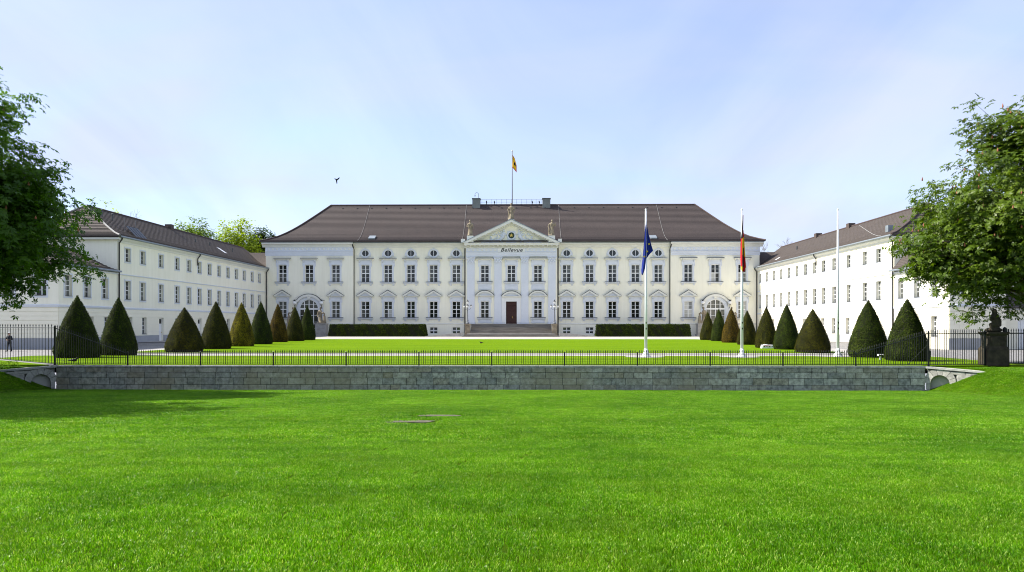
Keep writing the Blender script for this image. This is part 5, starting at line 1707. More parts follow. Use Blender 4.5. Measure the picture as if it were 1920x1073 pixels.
def crown_points(ells, n_cl, rng, shell=0.55, rough=0.16, low_cut=None, bsz=0.0, nb=0):
    """cluster centres spread through the union of ellipsoids, thicker toward the outside, with an uneven outline"""
    out = []; cen = []
    vol = np.array([e[3] * e[4] * e[5] for e in ells]); pr = vol / vol.sum()
    ph = rng.uniform(0, 6.28, (6, 3)); fr = rng.uniform(1.5, 5.0, (6, 3))
    boughs = None
    if bsz > 0:
        boughs = []
        for _ in range(nb):
            e = ells[rng.choice(len(ells), p=pr)]; d = rng.normal(size=3); d /= np.linalg.norm(d)
            if d[2] < -0.7: d[2] *= -1
            boughs.append((np.array(e[:3]) + d * rng.uniform(0.72, 1.0) * np.array(e[3:6]), e))
    while len(out) < n_cl:
        e = ells[rng.choice(len(ells), p=pr)]
        d = rng.normal(size=3); d /= np.linalg.norm(d)
        if d[2] < -0.75: continue
        bump = sum(math.sin(fr[i] @ d * 1.6 + ph[i, 0]) for i in range(6)) / 6
        r = (shell + (1 - shell) * rng.random() ** 0.6) * (1 + rough * bump * 1.8)
        p = np.array(e[:3]) + d * r * np.array(e[3:6])
        if boughs is not None and len(boughs) and rng.random() < 0.62:   # foliage gathers round the boughs
            bi = boughs[rng.integers(len(boughs))]
            p = bi[0] + rng.normal(size=3) * np.array([0.95, 0.95, 0.60]) * bsz; e = bi[1]
        if low_cut is not None and p[2] < low_cut: continue
        out.append(p); cen.append(e[:3])
    return np.array(out), np.array(cen)

def build_tree(name, base, ells, n_cl, per, spread, size, lmat, label, cat='tree', trunk_r=0.35, seed=1, palm=True, limbs=14, group=None, low_cut=None, bark=None, flowers=0, fmat=None, shell=0.5, droop=0.25):
    rng = np.random.default_rng(seed)
    root = empty(name, base); tag(root, label, cat, group)
    C, cc = crown_points(ells, n_cl, rng, shell=shell, low_cut=low_cut, bsz=1.0 if palm else 0.0, nb=85)
    off = rng.normal(size=(n_cl, per, 3)) * np.array([spread, spread, spread * 0.62])
    off = np.clip(off, -1.7 * spread, 1.7 * spread)
    P = (C[:, None, :] + off).reshape(-1, 3)
    outw = np.repeat(C - cc, per, axis=0); outw /= (np.linalg.norm(outw, axis=1, keepdims=True) + 1e-6)
    N = outw * 0.55 + np.array([0, 0, 0.75]) + rng.normal(size=P.shape) * 0.42
    ctone = np.repeat(rng.uniform(0.0, 1.0, n_cl), per)
    tone = np.clip(0.55 * ctone + 0.45 * rng.random(len(P)), 0, 1)
    V, F, T = leaves(P, N, size, tone, PALM if palm else KITE, rng)
    inst('crown', quads_mesh('crown', V, F, T, lmat), root)
    # trunk and limbs
    top = np.mean(np.array([e[:3] for e in ells]), axis=0)
    bk = bark or M['bark']
    m = MB()
    tz = top[2] * 0.9
    pts = [(0, 0, -0.2), (0.03, 0.02, 0.4), (0.05 * top[0], 0.05 * top[1], tz * 0.3), (0.35 * top[0], 0.35 * top[1], tz * 0.62), (top[0], top[1], tz * 1.05)]
    m.tube(pts, [trunk_r * 1.45, trunk_r * 1.05, trunk_r * 0.9, trunk_r * 0.65, trunk_r * 0.2], 10)
    m.obj('trunk', bk, root, smooth=True)
    sel = rng.choice(n_cl, min(limbs, n_cl), replace=False)
    m = MB()
    for i in sel:
        e = C[i]; t = rng.uniform(0.35, 0.8)
        s0 = np.array([top[0] * t * 0.6, top[1] * t * 0.6, tz * t])
        mid = s0 + (e - s0) * 0.5 + np.array([0, 0, 0.12 * np.linalg.norm(e - s0)])
        m.tube([tuple(s0), tuple(mid), tuple(e)], [trunk_r * 0.34, trunk_r * 0.2, trunk_r * 0.05], 6)
    for i in range(n_cl):                      # twigs reach every leaf cluster
        e = C[i]; q = cc[i] + (e - cc[i]) * rng.uniform(0.55, 0.75) + rng.normal(size=3) * 0.25
        m.tube([tuple(q), tuple(e)], [0.022, 0.008], 3, cap=False)
    m.obj('limbs', bk, root, smooth=True)
    if flowers:
        d = (C - cc); ok = np.where(np.linalg.norm((C - cc) / np.array([ells[0][3:6]]), axis=1) > 0.72)[0]
        fm = MB(); vs = []; 
        rr = random.Random(seed)
        for _ in range(flowers):
            i = rr.choice(list(ok)); p = C[i] + (C[i] - cc[i]) / (np.linalg.norm(C[i] - cc[i]) + 1e-6) * rr.uniform(0.15, 0.5) + np.array([rr.uniform(-.5, .5), rr.uniform(-.5, .5), rr.uniform(0.05, .4)])
            h = rr.uniform(0.14, 0.24)
            fm.lathe([(0.03, 0), (0.05, 0.2 * h), (0.035, 0.6 * h), (0.008, h)], tuple(p), 6)
        tag(fm.obj('blossoms', fmat, root), kind='stuff')
    return root

LEAF_CHEST = leaf_mat('chestnut_leaves', [(0.042, 0.076, 0.006), (0.080, 0.132, 0.009), (0.130, 0.188, 0.014)], 0.34, 0.42)
LEAF_SHADE = leaf_mat('dark_chestnut_leaves', [(0.032, 0.085, 0.006), (0.064, 0.145, 0.008), (0.105, 0.200, 0.012)], 0.50, 0.45)
LEAF_LIGHT = leaf_mat('fresh_spring_leaves', [(0.20, 0.27, 0.018), (0.28, 0.36, 0.022), (0.36, 0.43, 0.030)], 0.45, 0.6)
LEAF_MID = leaf_mat('mid_green_leaves', [(0.10, 0.16, 0.022), (0.15, 0.23, 0.03), (0.20, 0.28, 0.045)], 0.4, 0.6)
LEAF_DARK = leaf_mat('deep_green_leaves', [(0.030, 0.062, 0.016), (0.045, 0.088, 0.020), (0.062, 0.11, 0.024)], 0.3, 0.5)
M['blossom'] = mat('red_chestnut_blossom', (0.36, 0.11, 0.06), 0.8, 0.4, 8.0, (0.28, 0.14, 0.08))

# ---- the two chestnuts that frame the view
build_tree('chestnut_tree', (34.0, 42.6, -0.05), [(0.0, 0, 8.1, 9.1, 7.0, 6.2), (-4.6, -0.5, 6.4, 4.6, 4.4, 3.6), (-6.1, -1.7, 3.7, 1.8, 1.2, 1.5)], 1950, 25, 0.42, 0.27, LEAF_CHEST,
           'tall horse chestnut with red blossoms at the right edge', seed=5, flowers=520, fmat=M['blossom'], low_cut=2.25, shell=0.42, trunk_r=0.42, limbs=26)
build_tree('chestnut_tree', (-29.3, 35.0, -0.05), [(0, 0, 8.6, 8.0, 5.6, 6.4), (3.2, -0.4, 6.2, 5.9, 4.6, 3.6)], 2200, 25, 0.42, 0.28, LEAF_SHADE,
           'tall dark horse chestnut at the left edge of the picture', seed=8, flowers=160, fmat=M['blossom'], low_cut=3.1, shell=0.35, trunk_r=0.42, limbs=26)
build_tree('chestnut_tree', (-27.6, 25.0, -0.2), [(0, 0, 8.4, 7.6, 4.4, 6.0)], 520, 20, 0.5, 0.34, LEAF_SHADE,
           'horse chestnut beyond the left edge that throws shade onto the near lawn', seed=12, low_cut=3.0, trunk_r=0.4)

# ---- trees behind the buildings
def bg(px, py_top, px_w, Y, lm, label, seed, base_share=0.35, n=620, per=16, size=0.62, spread=0.60):
    c = at_y(px, 600, Y); zt = at_y(px, py_top, Y).z
    r = px_w / FPX * Y / 2
    h = zt * (1 - base_share) / 2
    return build_tree('tree', (c.x, Y, 0), [(0, 0, zt - h, r, r * 0.9, h)], n, per, spread, size, lm, label, seed=seed, palm=False, trunk_r=0.35, limbs=18, group='trees behind the buildings', shell=0.3)
bg(366, 414, 88, 165, LEAF_MID, 'rounded pale green tree above the middle of the left wing roof', 31)
bg(446, 411, 86, 168, LEAF_LIGHT, 'bright yellow-green tree behind the far end of the left wing', 32, n=520)
bg(494, 426, 60, 176, LEAF_DARK, 'darker green tree beside the left corner of the palace roof', 33)
bg(200, 386, 42, 150, LEAF_LIGHT, 'small tip of a bright tree above the left wing ridge', 34, n=200)
bg(406, 440, 60, 182, LEAF_MID, 'low green tree between the pale tree and the bright tree', 35, n=260)

def bare_tree(px, py_top, Y, w, label, seed):
    c = at_y(px, 600, Y); H = at_y(px, py_top, Y).z
    rr = random.Random(seed); root = empty('bare_tree', (c.x, Y, 0)); tag(root, label, 'tree', 'trees behind the buildings')
    m = MB(); m.tube([(0, 0, 0), (0.1, 0, H * 0.4), (0, 0.1, H * 0.6)], [0.45, 0.35, 0.25], 8); m.obj('trunk', M['twig'], root)
    m = MB()
    def grow(p, d, L, r, depth):
        q = p + d * L
        m.tube([p, (p + q) / 2 + Vector((rr.uniform(-.1, .1), rr.uniform(-.1, .1), 0)) * L, q], [r, r * 0.8, r * 0.6], 5, cap=False)
        if depth == 0: return
        for _ in range(3):
            nd = (d + Vector((rr.uniform(-.8, .8), rr.uniform(-.8, .8), rr.uniform(-.25, .55)))).normalized()
            grow(q, nd, L * rr.uniform(0.6, 0.82), r * 0.6, depth - 1)
    for k in range(6):
        a = k * 1.05; grow(Vector((0, 0, H * (0.42 + 0.03 * k))), Vector((math.cos(a) * 0.8, math.sin(a) * 0.8, 0.9)).normalized(), H * 0.17, 0.13, 4)
    m.obj('crown', M['twig'], root)
    return root
bare_tree(1440, 446, 172, 50, 'leafless grey tree just right of the palace roof', 3)
bare_tree(222, 392, 160, 40, 'leafless grey treetop above the left wing roof', 4)

# ---- wood of the park behind the viewer (seen in the window panes)
def park_wood():
    rng = np.random.default_rng(77); VV, FF, TT = [], [], []; nb = 0
    xs = np.linspace(-120, 120, 26)
    for i, x in enumerate(xs):
        h = rng.uniform(13, 21); y = -26 - rng.uniform(0, 14); r = rng.uniform(4.5, 6.5)
        C, cc = crown_points([(x, y, h * 0.55, r, r, h * 0.45)], 110, rng, shell=0.5)
        P = (C[:, None, :] + rng.normal(size=(110, 9, 3)) * 0.9).reshape(-1, 3)
        N = rng.normal(size=P.shape) + np.array([0, 0.5, 0.8])
        V, F, T = leaves(P, N, 0.95, rng.random(len(P)), KITE, rng)
        VV.append(V); FF.append(F + nb); TT.append(T); nb += len(V)
    me = quads_mesh('park_wood', np.concatenate(VV), np.concatenate(FF), np.concatenate(TT), LEAF_DARK)
    return tag(inst('park_wood', me), 'belt of park trees on the far side of the street behind the viewer', 'trees', kind='stuff')
park_wood()

# =================================================================== CLIPPED YEWS AND HEDGES
def yew_mat(name, c0, c1, c2): return leaf_mat(name, [c0, c1, c2], 0.12, 0.7, 0.35, 1.3, 0.06)
YEW_DARK = yew_mat('dark_yew', (0.016, 0.028, 0.004), (0.032, 0.050, 0.006), (0.060, 0.080, 0.010))
YEW_BROWN = yew_mat('browned_yew', (0.050, 0.034, 0.005), (0.095, 0.062, 0.008), (0.15, 0.098, 0.012))
YEW_OLIVE = yew_mat('olive_yew', (0.024, 0.028, 0.004), (0.046, 0.048, 0.006), (0.078, 0.074, 0.009))
YEW_GOLD = yew_mat('golden_yew', (0.075, 0.066, 0.005), (0.15, 0.128, 0.008), (0.24, 0.205, 0.012))
M['yew_core'] = mat('yew_twigs', (0.012, 0.013, 0.006), 0.95)

def yew_profile(t, w, sharp):
    """half-width share at height share t"""
    r = (1 - t ** 1.5) ** 0.92 if sharp else (1 - t ** 1.9) ** 0.80
    foot = 0.90 + 0.10 * min(1, t / 0.10)
    return w * r * foot

def yew(px, py, top, wpx, material, label, seed, sharp=True, tip_mat=None):
    p = on_z(px, py, 0.0); k = FPX / (ray(px, py).length and (p - EYE).dot(_fw))
    H = (py - top) / k; w = wpx / 2 / k - 0.06
    kk_ = 1 + w * 0.8 / p.y
    root = empty('yew_cone', (EYE.x + (p.x - EYE.x) * kk_, p.y * kk_, 0.0)); tag(root, label, 'topiary', 'clipped yew cones lining the court lawn')
    H *= 1 + w * 0.8 / p.y; w *= 1 + w * 0.8 / p.y
    rng = np.random.default_rng(seed)
    prof = [(yew_profile(t, w * 0.975, sharp) + 0.004, H * 0.985 * t) for t in [k_ / 18 for k_ in range(19)]]
    MB().lathe(prof, (0, 0, 0.02), 24).obj('core', M['yew_core'], root, smooth=True)
    n = int(9000 + 1300 * w * H)
    # area-weighted heights
    tt = np.linspace(0, 1, 200); rr_ = np.array([yew_profile(t, w, sharp) for t in tt]); cdf = np.cumsum(rr_ + 0.05); cdf /= cdf[-1]
    t = np.interp(rng.random(n), cdf, tt)
    ang = rng.uniform(0, 2 * PI, n)
    ph = rng.uniform(0, 6.28, 5)
    lump = 0.025 * np.sin(3 * ang + ph[0] + 5 * t) + 0.022 * np.sin(7 * ang + ph[1] - 11 * t) + 0.018 * np.sin(13 * ang + 17 * t + ph[2])
    rad = np.array([yew_profile(a, w, sharp) for a in t]) * (1 + lump * 0.45) + rng.normal(size=n) * 0.012
    P = np.stack([rad * np.cos(ang), rad * np.sin(ang), H * t * 0.99 + 0.03], 1)
    out = np.stack([np.cos(ang), np.sin(ang), 0.35 + 0 * ang], 1)
    N = out + rng.normal(size=P.shape) * 0.40
    # sprays: narrow kites pointing outward-up
    tone = np.clip(0.45 + 6.0 * lump + 0.33 * rng.normal(size=n), 0, 1)
    tmpl = KITE * np.array([1, 0.75, 1])
    V, F, T = leaves(P, N, 0.088, tone, tmpl, rng)
    inst('foliage', quads_mesh('foliage', V, F, T, material), root)
    MB().tube([(0, 0, -0.05), (0, 0, 0.4)], 0.12, 8).obj('trunk', M['bark'], root)
    return root
D_, B_, O_, G_ = YEW_DARK, YEW_BROWN, YEW_OLIVE, YEW_GOLD
for a in [
    (145, 672, 556, 84, D_, 'dark broad yew cone nearest the left fence, foremost of the left row'),
    (222, 667, 559, 69, D_, 'dark slender yew cone second from the front of the left row'),
    (346, 661, 578, 72, O_, 'squat brownish yew cone third from the front of the left row'),
    (405, 655, 566, 58, O_, 'dark olive yew cone just left of the golden one'),
    (453, 650, 568, 50, G_, 'bright golden yellow yew cone in the left row'),
    (489, 646, 566, 46, D_, 'nearly black yew cone just right of the golden one'),
    (521, 642, 570, 39, B_, 'rusty tipped yew cone fourth from the palace end of the left row'),
    (553, 640, 575, 37, O_, 'olive yew cone second from the palace end of the left row'),
    (576, 638, 573, 33, D_, 'dark yew cone of the left row nearest the palace'),
    (1701, 678, 562, 82, D_, 'dark tall yew cone nearest the right fence, foremost of the right row'),
    (1628, 671, 564, 76, D_, 'dark broad yew cone second from the front of the right row'),
    (1524, 662, 581, 67, O_, 'low olive yew cone left of the empty flagpole'),
    (1475, 656, 571, 51, D_, 'tall dark yew cone fourth from the front of the right row'),
    (1437, 653, 576, 45, O_, 'olive yew cone behind the white ground box'),
    (1401, 647, 583, 40, O_, 'olive green yew cone right of the flagpole with the striped flag'),
    (1371, 643, 578, 38, B_, 'rusty brown yew cone behind the flagpole with the striped flag'),
    (1348, 640, 579, 32, D_, 'dark narrow yew cone second from the palace end of the right row'),
    (1327, 638, 585, 31, O_, 'small olive yew cone of the right row nearest the palace'),
]:
    yew(*a, seed=int(a[0]))

def hedge(x0, x1, yb, h, label, seed):
    L = x1 - x0; root = empty('clipped_hedge', ((x0 + x1) / 2, yb, 0)); tag(root, label, 'hedge', 'clipped hedges before the palace')
    D = 2.0
    MB().frustum(-L / 2, L / 2, 0, D, 0, h - 0.05, 0.30, 0.12).obj('core', M['yew_core'], root)
    rng = np.random.default_rng(seed); n = 15000
    f = rng.random(n); X = rng.uniform(-L / 2, L / 2, n); Z = rng.uniform(0.02, h, n); Y = np.zeros(n)
    N = np.tile(np.array([0, -1.0, 0.25]), (n, 1))
    top = f > 0.72; Z[top] = h; Y[top] = rng.uniform(0.1, D, top.sum()); N[top] = (0, 0, 1)
    end = f < 0.10; sgn = np.where(rng.random(n) < 0.5, -1, 1)
    X[end] = (sgn * L / 2)[end]; Y[end] = rng.uniform(0, D, end.sum()); N[end] = np.stack([sgn, 0 * sgn, 0.2 + 0 * sgn], 1)[end]
    tap = Z / h
    X = X - np.sign(X) * 0.30 * tap * (np.abs(X) / (L / 2)); Y = np.where(top, Y, Y + 0.12 * tap)
    lump = 0.03 * np.sin(X * 1.7) + 0.03 * np.sin(X * 4.3 + Z * 3)
    P = np.stack([X, Y, Z + 0 * lump], 1) + N * (lump[:, None] + rng.normal(size=(n, 1)) * 0.025)
    tone = np.clip(0.40 + 4 * lump + 0.3 * rng.normal(size=n), 0, 1)
    V, F, T = leaves(P, N + rng.normal(size=P.shape) * 0.5, 0.17, tone, KITE, rng)
    inst('foliage', quads_mesh('foliage', V, F, T, YEW_DARK), root)
    return root
HYB = 132.2
hl0, hl1 = at_y(615, 630, HYB).x, at_y(799, 630, HYB).x
hr0, hr1 = at_y(1117, 630, HYB).x, at_y(1296, 630, HYB).x
hedge(hl0, hl1, HYB, 2.12, 'long low dark hedge left of the palace steps', 41)
hedge(hr0, hr1, HYB, 2.12, 'long low dark hedge right of the palace steps', 42)

# =================================================================== FLAGPOLES AND FLAGS
def flagpole(px, py, pytop, label):
    p = on_z(px, py, 0.0)
    r = empty('flagpole', (p.x, p.y, 0)); tag(r, label, 'flagpole', 'flagpoles on the court lawn')
    H = (py - pytop) / FPX * (p - EYE).dot(_fw)
    MB().tube([(0, 0, 0.0), (0, 0, H * 0.35), (0.0, 0, H)], [0.105, 0.10, 0.055], 14).obj('pole', M['pole_white'], r, smooth=True)
    MB().lathe([(0.34, 0.0), (0.32, 0.08), (0.18, 0.26), (0.14, 0.48), (0.112, 0.58)], sides=16).obj('foot', M['pole_white'], r, smooth=True)
    MB().lathe([(0.06, 0), (0.08, 0.03), (0.02, 0.10)], (0, 0, H), 12).obj('finial', M['pole_white'], r)
    for z in (1.9, 2.3): MB().box(-0.03, 0.03, -0.15, -0.09, z, z + 0.12).obj('cleat', M['iron'], r)
    MB().tube([(-0.11, -0.05, 0.9), (-0.07, -0.05, H - 0.1)], 0.008, 5).obj('halyard', M['white_plastic'], r)
    return r, H, p
poles = [flagpole(1211, 670, 394, 'white flagpole with a drooping dark blue flag'),
         flagpole(1391, 670, 394, 'white flagpole with a drooping black, red and gold flag'),
         flagpole(1571, 669, 394, 'white flagpole without a flag, near the right wing')]
for i, (r, H, p) in enumerate(poles):
    pts = [(1.35 * math.cos(2 * PI * k / 28), 1.35 * math.sin(2 * PI * k / 28)) for k in range(28)]
    m = MB(); m.add([(a, b, 0.0) for a, b in pts], [tuple(range(28))])
    o = m.obj('paved_ring', M['path'], None, (p.x, p.y + 0.5, 0.018)); tag(o, kind='structure')

def cloth(name, rows, material_fn, mats, parent=None, loc=(0, 0, 0)):
    """rows: list of polylines (top to bottom), each a list of (x,y,z); gives a thin two-sided folded cloth"""
    nr, nc = len(rows), len(rows[0])
    vs = [v for r in rows for v in r]; fs = []; mi = []
    for i in range(nr - 1):
        for j in range(nc - 1):
            fs.append((i * nc + j, i * nc + j + 1, (i + 1) * nc + j + 1, (i + 1) * nc + j)); mi.append(material_fn((i + 0.5) / (nr - 1), (j + 0.5) / (nc - 1)))
    me = bpy.data.meshes.new(name); me.from_pydata(vs, [], fs)
    for m_ in mats: me.materials.append(m_)
    me.polygons.foreach_set('material_index', mi); me.polygons.foreach_set('use_smooth', [True] * len(fs)); me.update()
    o = inst(name, me, parent, loc)
    s = o.modifiers.new('thick', 'SOLIDIFY'); s.thickness = 0.008
    return o
def cloth_mat(name, c): return mat(name, c, 0.75, 0.12, 5.0, spec=0.2)
F_BLUE = cloth_mat('blue_flag_cloth', (0.012, 0.028, 0.24)); F_STAR = cloth_mat('yellow_star_cloth', (0.85, 0.62, 0.02))
F_BLACK = cloth_mat('black_flag_cloth', (0.010, 0.010, 0.012)); F_RED = cloth_mat('red_flag_cloth', (0.55, 0.012, 0.016)); F_GOLD = cloth_mat('gold_flag_cloth', (0.85, 0.50, 0.02))

def interp(tab, t):
    for (a, *va), (b, *vb) in zip(tab, tab[1:]):
        if t <= b:
            u = (t - a) / (b - a) if b > a else 0; return [x + (y - x) * u for x, y in zip(va, vb)]
    return list(tab[-1][1:])

def drooping(ztop, zbot_hoist, spec, nfold, n_r=40, n_c=37, amp=0.10):
    """cloth hanging in vertical folds: spec(t) -> (left x, right x, bottom sag) at height share t"""
    rows = []
    for i in range(n_r + 1):
        t = i / n_r; row = []
        l, r_, fz = interp(spec, t)
        for j in range(n_c):
            s = j / (n_c - 1)
            # zig-zag folds in plan so that the cloth is bunched
            u = s * nfold; fr = u - math.floor(u); tri = fr * 2 if fr < 0.5 else 2 - fr * 2
            x = l + (r_ - l) * (0.5 - 0.5 * math.cos(PI * tri)) * (0.75 + 0.25 * math.sin(3 * t + s * 5)) + 0.02 * math.sin(9 * t + 7 * s)
            y = -0.16 + (s - 0.5) * 0.30 + amp * math.sin(u * PI * 2) * (0.3 + 0.7 * t)
            z = ztop - t * (ztop - zbot_hoist) * (1 + fz * math.sin(s * PI * 0.9) - 0.1 * s)
            row.append((x, y, z))
        rows.append(row)
    return rows

# blue flag: a long left fold and a pointed right fold, blue on both, small yellow stars
r0, H0, p0 = poles[0]
kpx = FPX / (p0 - EYE).dot(_fw)
zpx = lambda y: (670 - y) / kpx
dxp = lambda d: d / kpx
flag1 = empty('blue_flag', (p0.x, p0.y, zpx(462))); tag(flag1, 'limp dark blue flag with yellow stars on the left flagpole', 'flag')
def fold(name, pts_l, pts_r, ys, ydep, mats, mfn, parent, wav=3, n=24, m_=10, amp=0.06):
    """one hanging fold between a left and a right edge polyline given in photo pixels about the pole"""
    rows = []
    for i in range(n + 1):
        t = i / n; y = ys[0] + (ys[1] - ys[0]) * t
        l = interp(pts_l, y)[0]; r_ = interp(pts_r, y)[0]; row = []
        for j in range(m_ + 1):
            s = j / m_
            row.append((dxp(l + (r_ - l) * s), ydep + amp * math.sin(s * PI * wav + t * 2.0) * min(1, 0.25 + t), zpx(y) - parent.location.z))
        rows.append(row)
    return cloth(name, rows, mfn, mats, parent)
fold('left_fold', [(416, -1), (440, -3), (480, -6), (508, -9), (516, -8)], [(416, -0.5), (440, 0.6), (480, 0.5), (505, -2), (516, -6)], (416, 516), -0.14, [F_BLUE], lambda a, b: 0, flag1, 2)
fold('right_fold', [(414, 0.0), (484, 0.6), (485, 0.8)], [(414, 0.6), (440, 5.0), (462, 10.5), (471, 13.5), (477, 6.5), (485, 1.2)], (414, 485), -0.02, [F_BLUE], lambda a, b: 0, flag1, 3)
star = [(0.085 * (1 if k % 2 == 0 else 0.42) * math.sin(PI * k / 5), 0.085 * (1 if k % 2 == 0 else 0.42) * math.cos(PI * k / 5)) for k in range(10)]
for sx, sy in ((5.4, 458), (2.0, 472), (-4.0, 482)):
    m = MB().ext_y([(a * 1.0, b * 1.0) for a, b in star[::-1]], -0.012, 0.0); me = m.mesh('star', F_STAR); weld_normals(me)
    inst('star', me, flag1, (dxp(sx), -0.235 if sx < 0 else -0.12, zpx(sy) - flag1.location.z))

# tricolour: bunched
r1, H1, p1 = poles[1]
flag2 = empty('striped_flag', (p1.x, p1.y, zpx(460))); tag(flag2, 'limp black, red and gold flag on the middle flagpole', 'flag')
def tri_left(a, b):
    if a < 0.42: return 0 if b < 0.75 else 1
    if a < 0.70: return 2 if b > 0.45 else 1
    if a > 0.92: return 2
    return 1
fold('left_fold', [(404, 0.8), (440, -2.0), (456, -3.4), (490, -3.4), (505, -2.0), (509, 0.0)], [(404, 1.6), (440, 1.2), (509, 0.6)], (404, 509), -0.14, [F_BLACK, F_RED, F_GOLD], tri_left, flag2, 2)
def tri_right(a, b):
    if a < 0.18: return 1
    if a < 0.42: return 2
    if a < 0.88: return 0 if b < 0.55 else (2 if a < 0.62 else 1)
    return 1
fold('right_fold', [(432, 2.2), (470, 1.0), (511, -0.5)], [(432, 2.8), (450, 4.2), (480, 5.6), (502, 7.0), (511, 3.0)], (432, 511), -0.03, [F_BLACK, F_RED, F_GOLD], tri_right, flag2, 3)

# pole and standard on the palace roof
rp = empty('roof_flagpole', (PX0 + 0.0, PY + 10.0, RZ)); tag(rp, 'thin dark flagpole rising from the palace ridge', 'flagpole')
FT = at_y(959, 284, PY + 10.0).z - RZ
MB().tube([(0, 0, -0.3), (0, 0, FT)], [0.09, 0.06], 10).obj('pole', M['pole_dark'], rp, smooth=True)
MB().ball((0, 0, FT + 0.08), 0.12, 10, 8).obj('finial', M['gold'], rp)
fl = empty('standard_flag', (PX0, PY + 10.0, RZ + FT - 3.6)); tag(fl, 'small gold flag with black eagle and red border on the roof flagpole', 'flag')
rows = []
for i in range(13):
    t = i / 12; row = []
    for j in range(9):
        s = j / 8; row.append((0.08 + 0.80 * s * (0.55 + 0.45 * min(1, t * 2)), 0.10 * math.sin(s * 7 + t * 2), 2.9 - t * 2.6 - 0.95 * s * (0.8 + 0.2 * t)))
    rows.append(row)
cloth('cloth', rows, lambda a, b: 1 if (a < 0.1 or a > 0.9 or b > 0.88) else (2 if (0.40 < a < 0.70 and 0.3 < b < 0.7) else 0), [F_GOLD, F_RED, F_BLACK], fl)

# =================================================================== STATUE PILLAR AT THE GATE
pp = on_z(1863, 683, 0.0); pp = at_y(1863, 683, WALL_Y + 0.75)
pl_ = empty('statue_pillar', (pp.x, pp.y, -0.05)); tag(pl_, 'dark weathered stone pillar at the right end of the fence', 'pillar')
MB().box(-0.58, 0.58, -0.45, 0.45, -0.1, 0.92).obj('base_block', M['sand_dark'], pl_)
MB().frustum(-0.58, 0.58, -0.45, 0.45, 0.922, 1.12, 0.09, 0.08).obj('plinth_moulding', M['sand_dark'], pl_)
MB().box(-0.46, 0.46, -0.36, 0.36, 1.122, 1.68).obj('die', M['sand_dark'], pl_)
MB().box(-0.36, 0.36, -0.385, -0.361, 1.2, 1.62).obj('panel', M['sand_dark'], pl_)
MB().frustum(-0.46, 0.46, -0.36, 0.36, 1.682, 1.80, -0.10, -0.09).box(-0.58, 0.58, -0.46, 0.46, 1.802, 1.90).obj('cap', M['sand_dark'], pl_)
m = MB()
m.ball((0, 0, 0.10), (0.46, 0.36, 0.16), 12, 6)
m.cone((0.05, 0, 0.15), 0.24, (0.12, -0.02, 0.62), 0.20, 10); m.cone((0.12, -0.02, 0.62), 0.20, (0.02, -0.05, 0.95), 0.17, 10)
m.ball((-0.02, -0.10, 1.18), (0.13, 0.14, 0.17), 10, 8)
m.cone((0.05, -0.1, 0.35), 0.16, (-0.28, -0.22, 0.42), 0.11, 8); m.cone((-0.28, -0.22, 0.42), 0.11, (-0.24, -0.26, 0.08), 0.08, 8)
m.cone((-0.10, -0.05, 0.92), 0.09, (-0.28, -0.16, 0.70), 0.07, 8); m.cone((-0.28, -0.16, 0.70), 0.07, (-0.10, -0.26, 0.55), 0.06, 8)
m.cone((0.18, -0.05, 0.92), 0.09, (0.30, -0.10, 0.60), 0.07, 8); m.cone((0.30, -0.10, 0.60), 0.07, (0.20, -0.26, 0.35), 0.06, 8)
o = inst('statue', fused(m, 'statue', M['sand_dark'], 0.035, 1), None, (pp.x, pp.y, 1.85), (0, 0, 0), (1, 1, 0.95)); tag(o, 'crouching stone figure on the gate pillar under the chestnut leaves', 'statue')

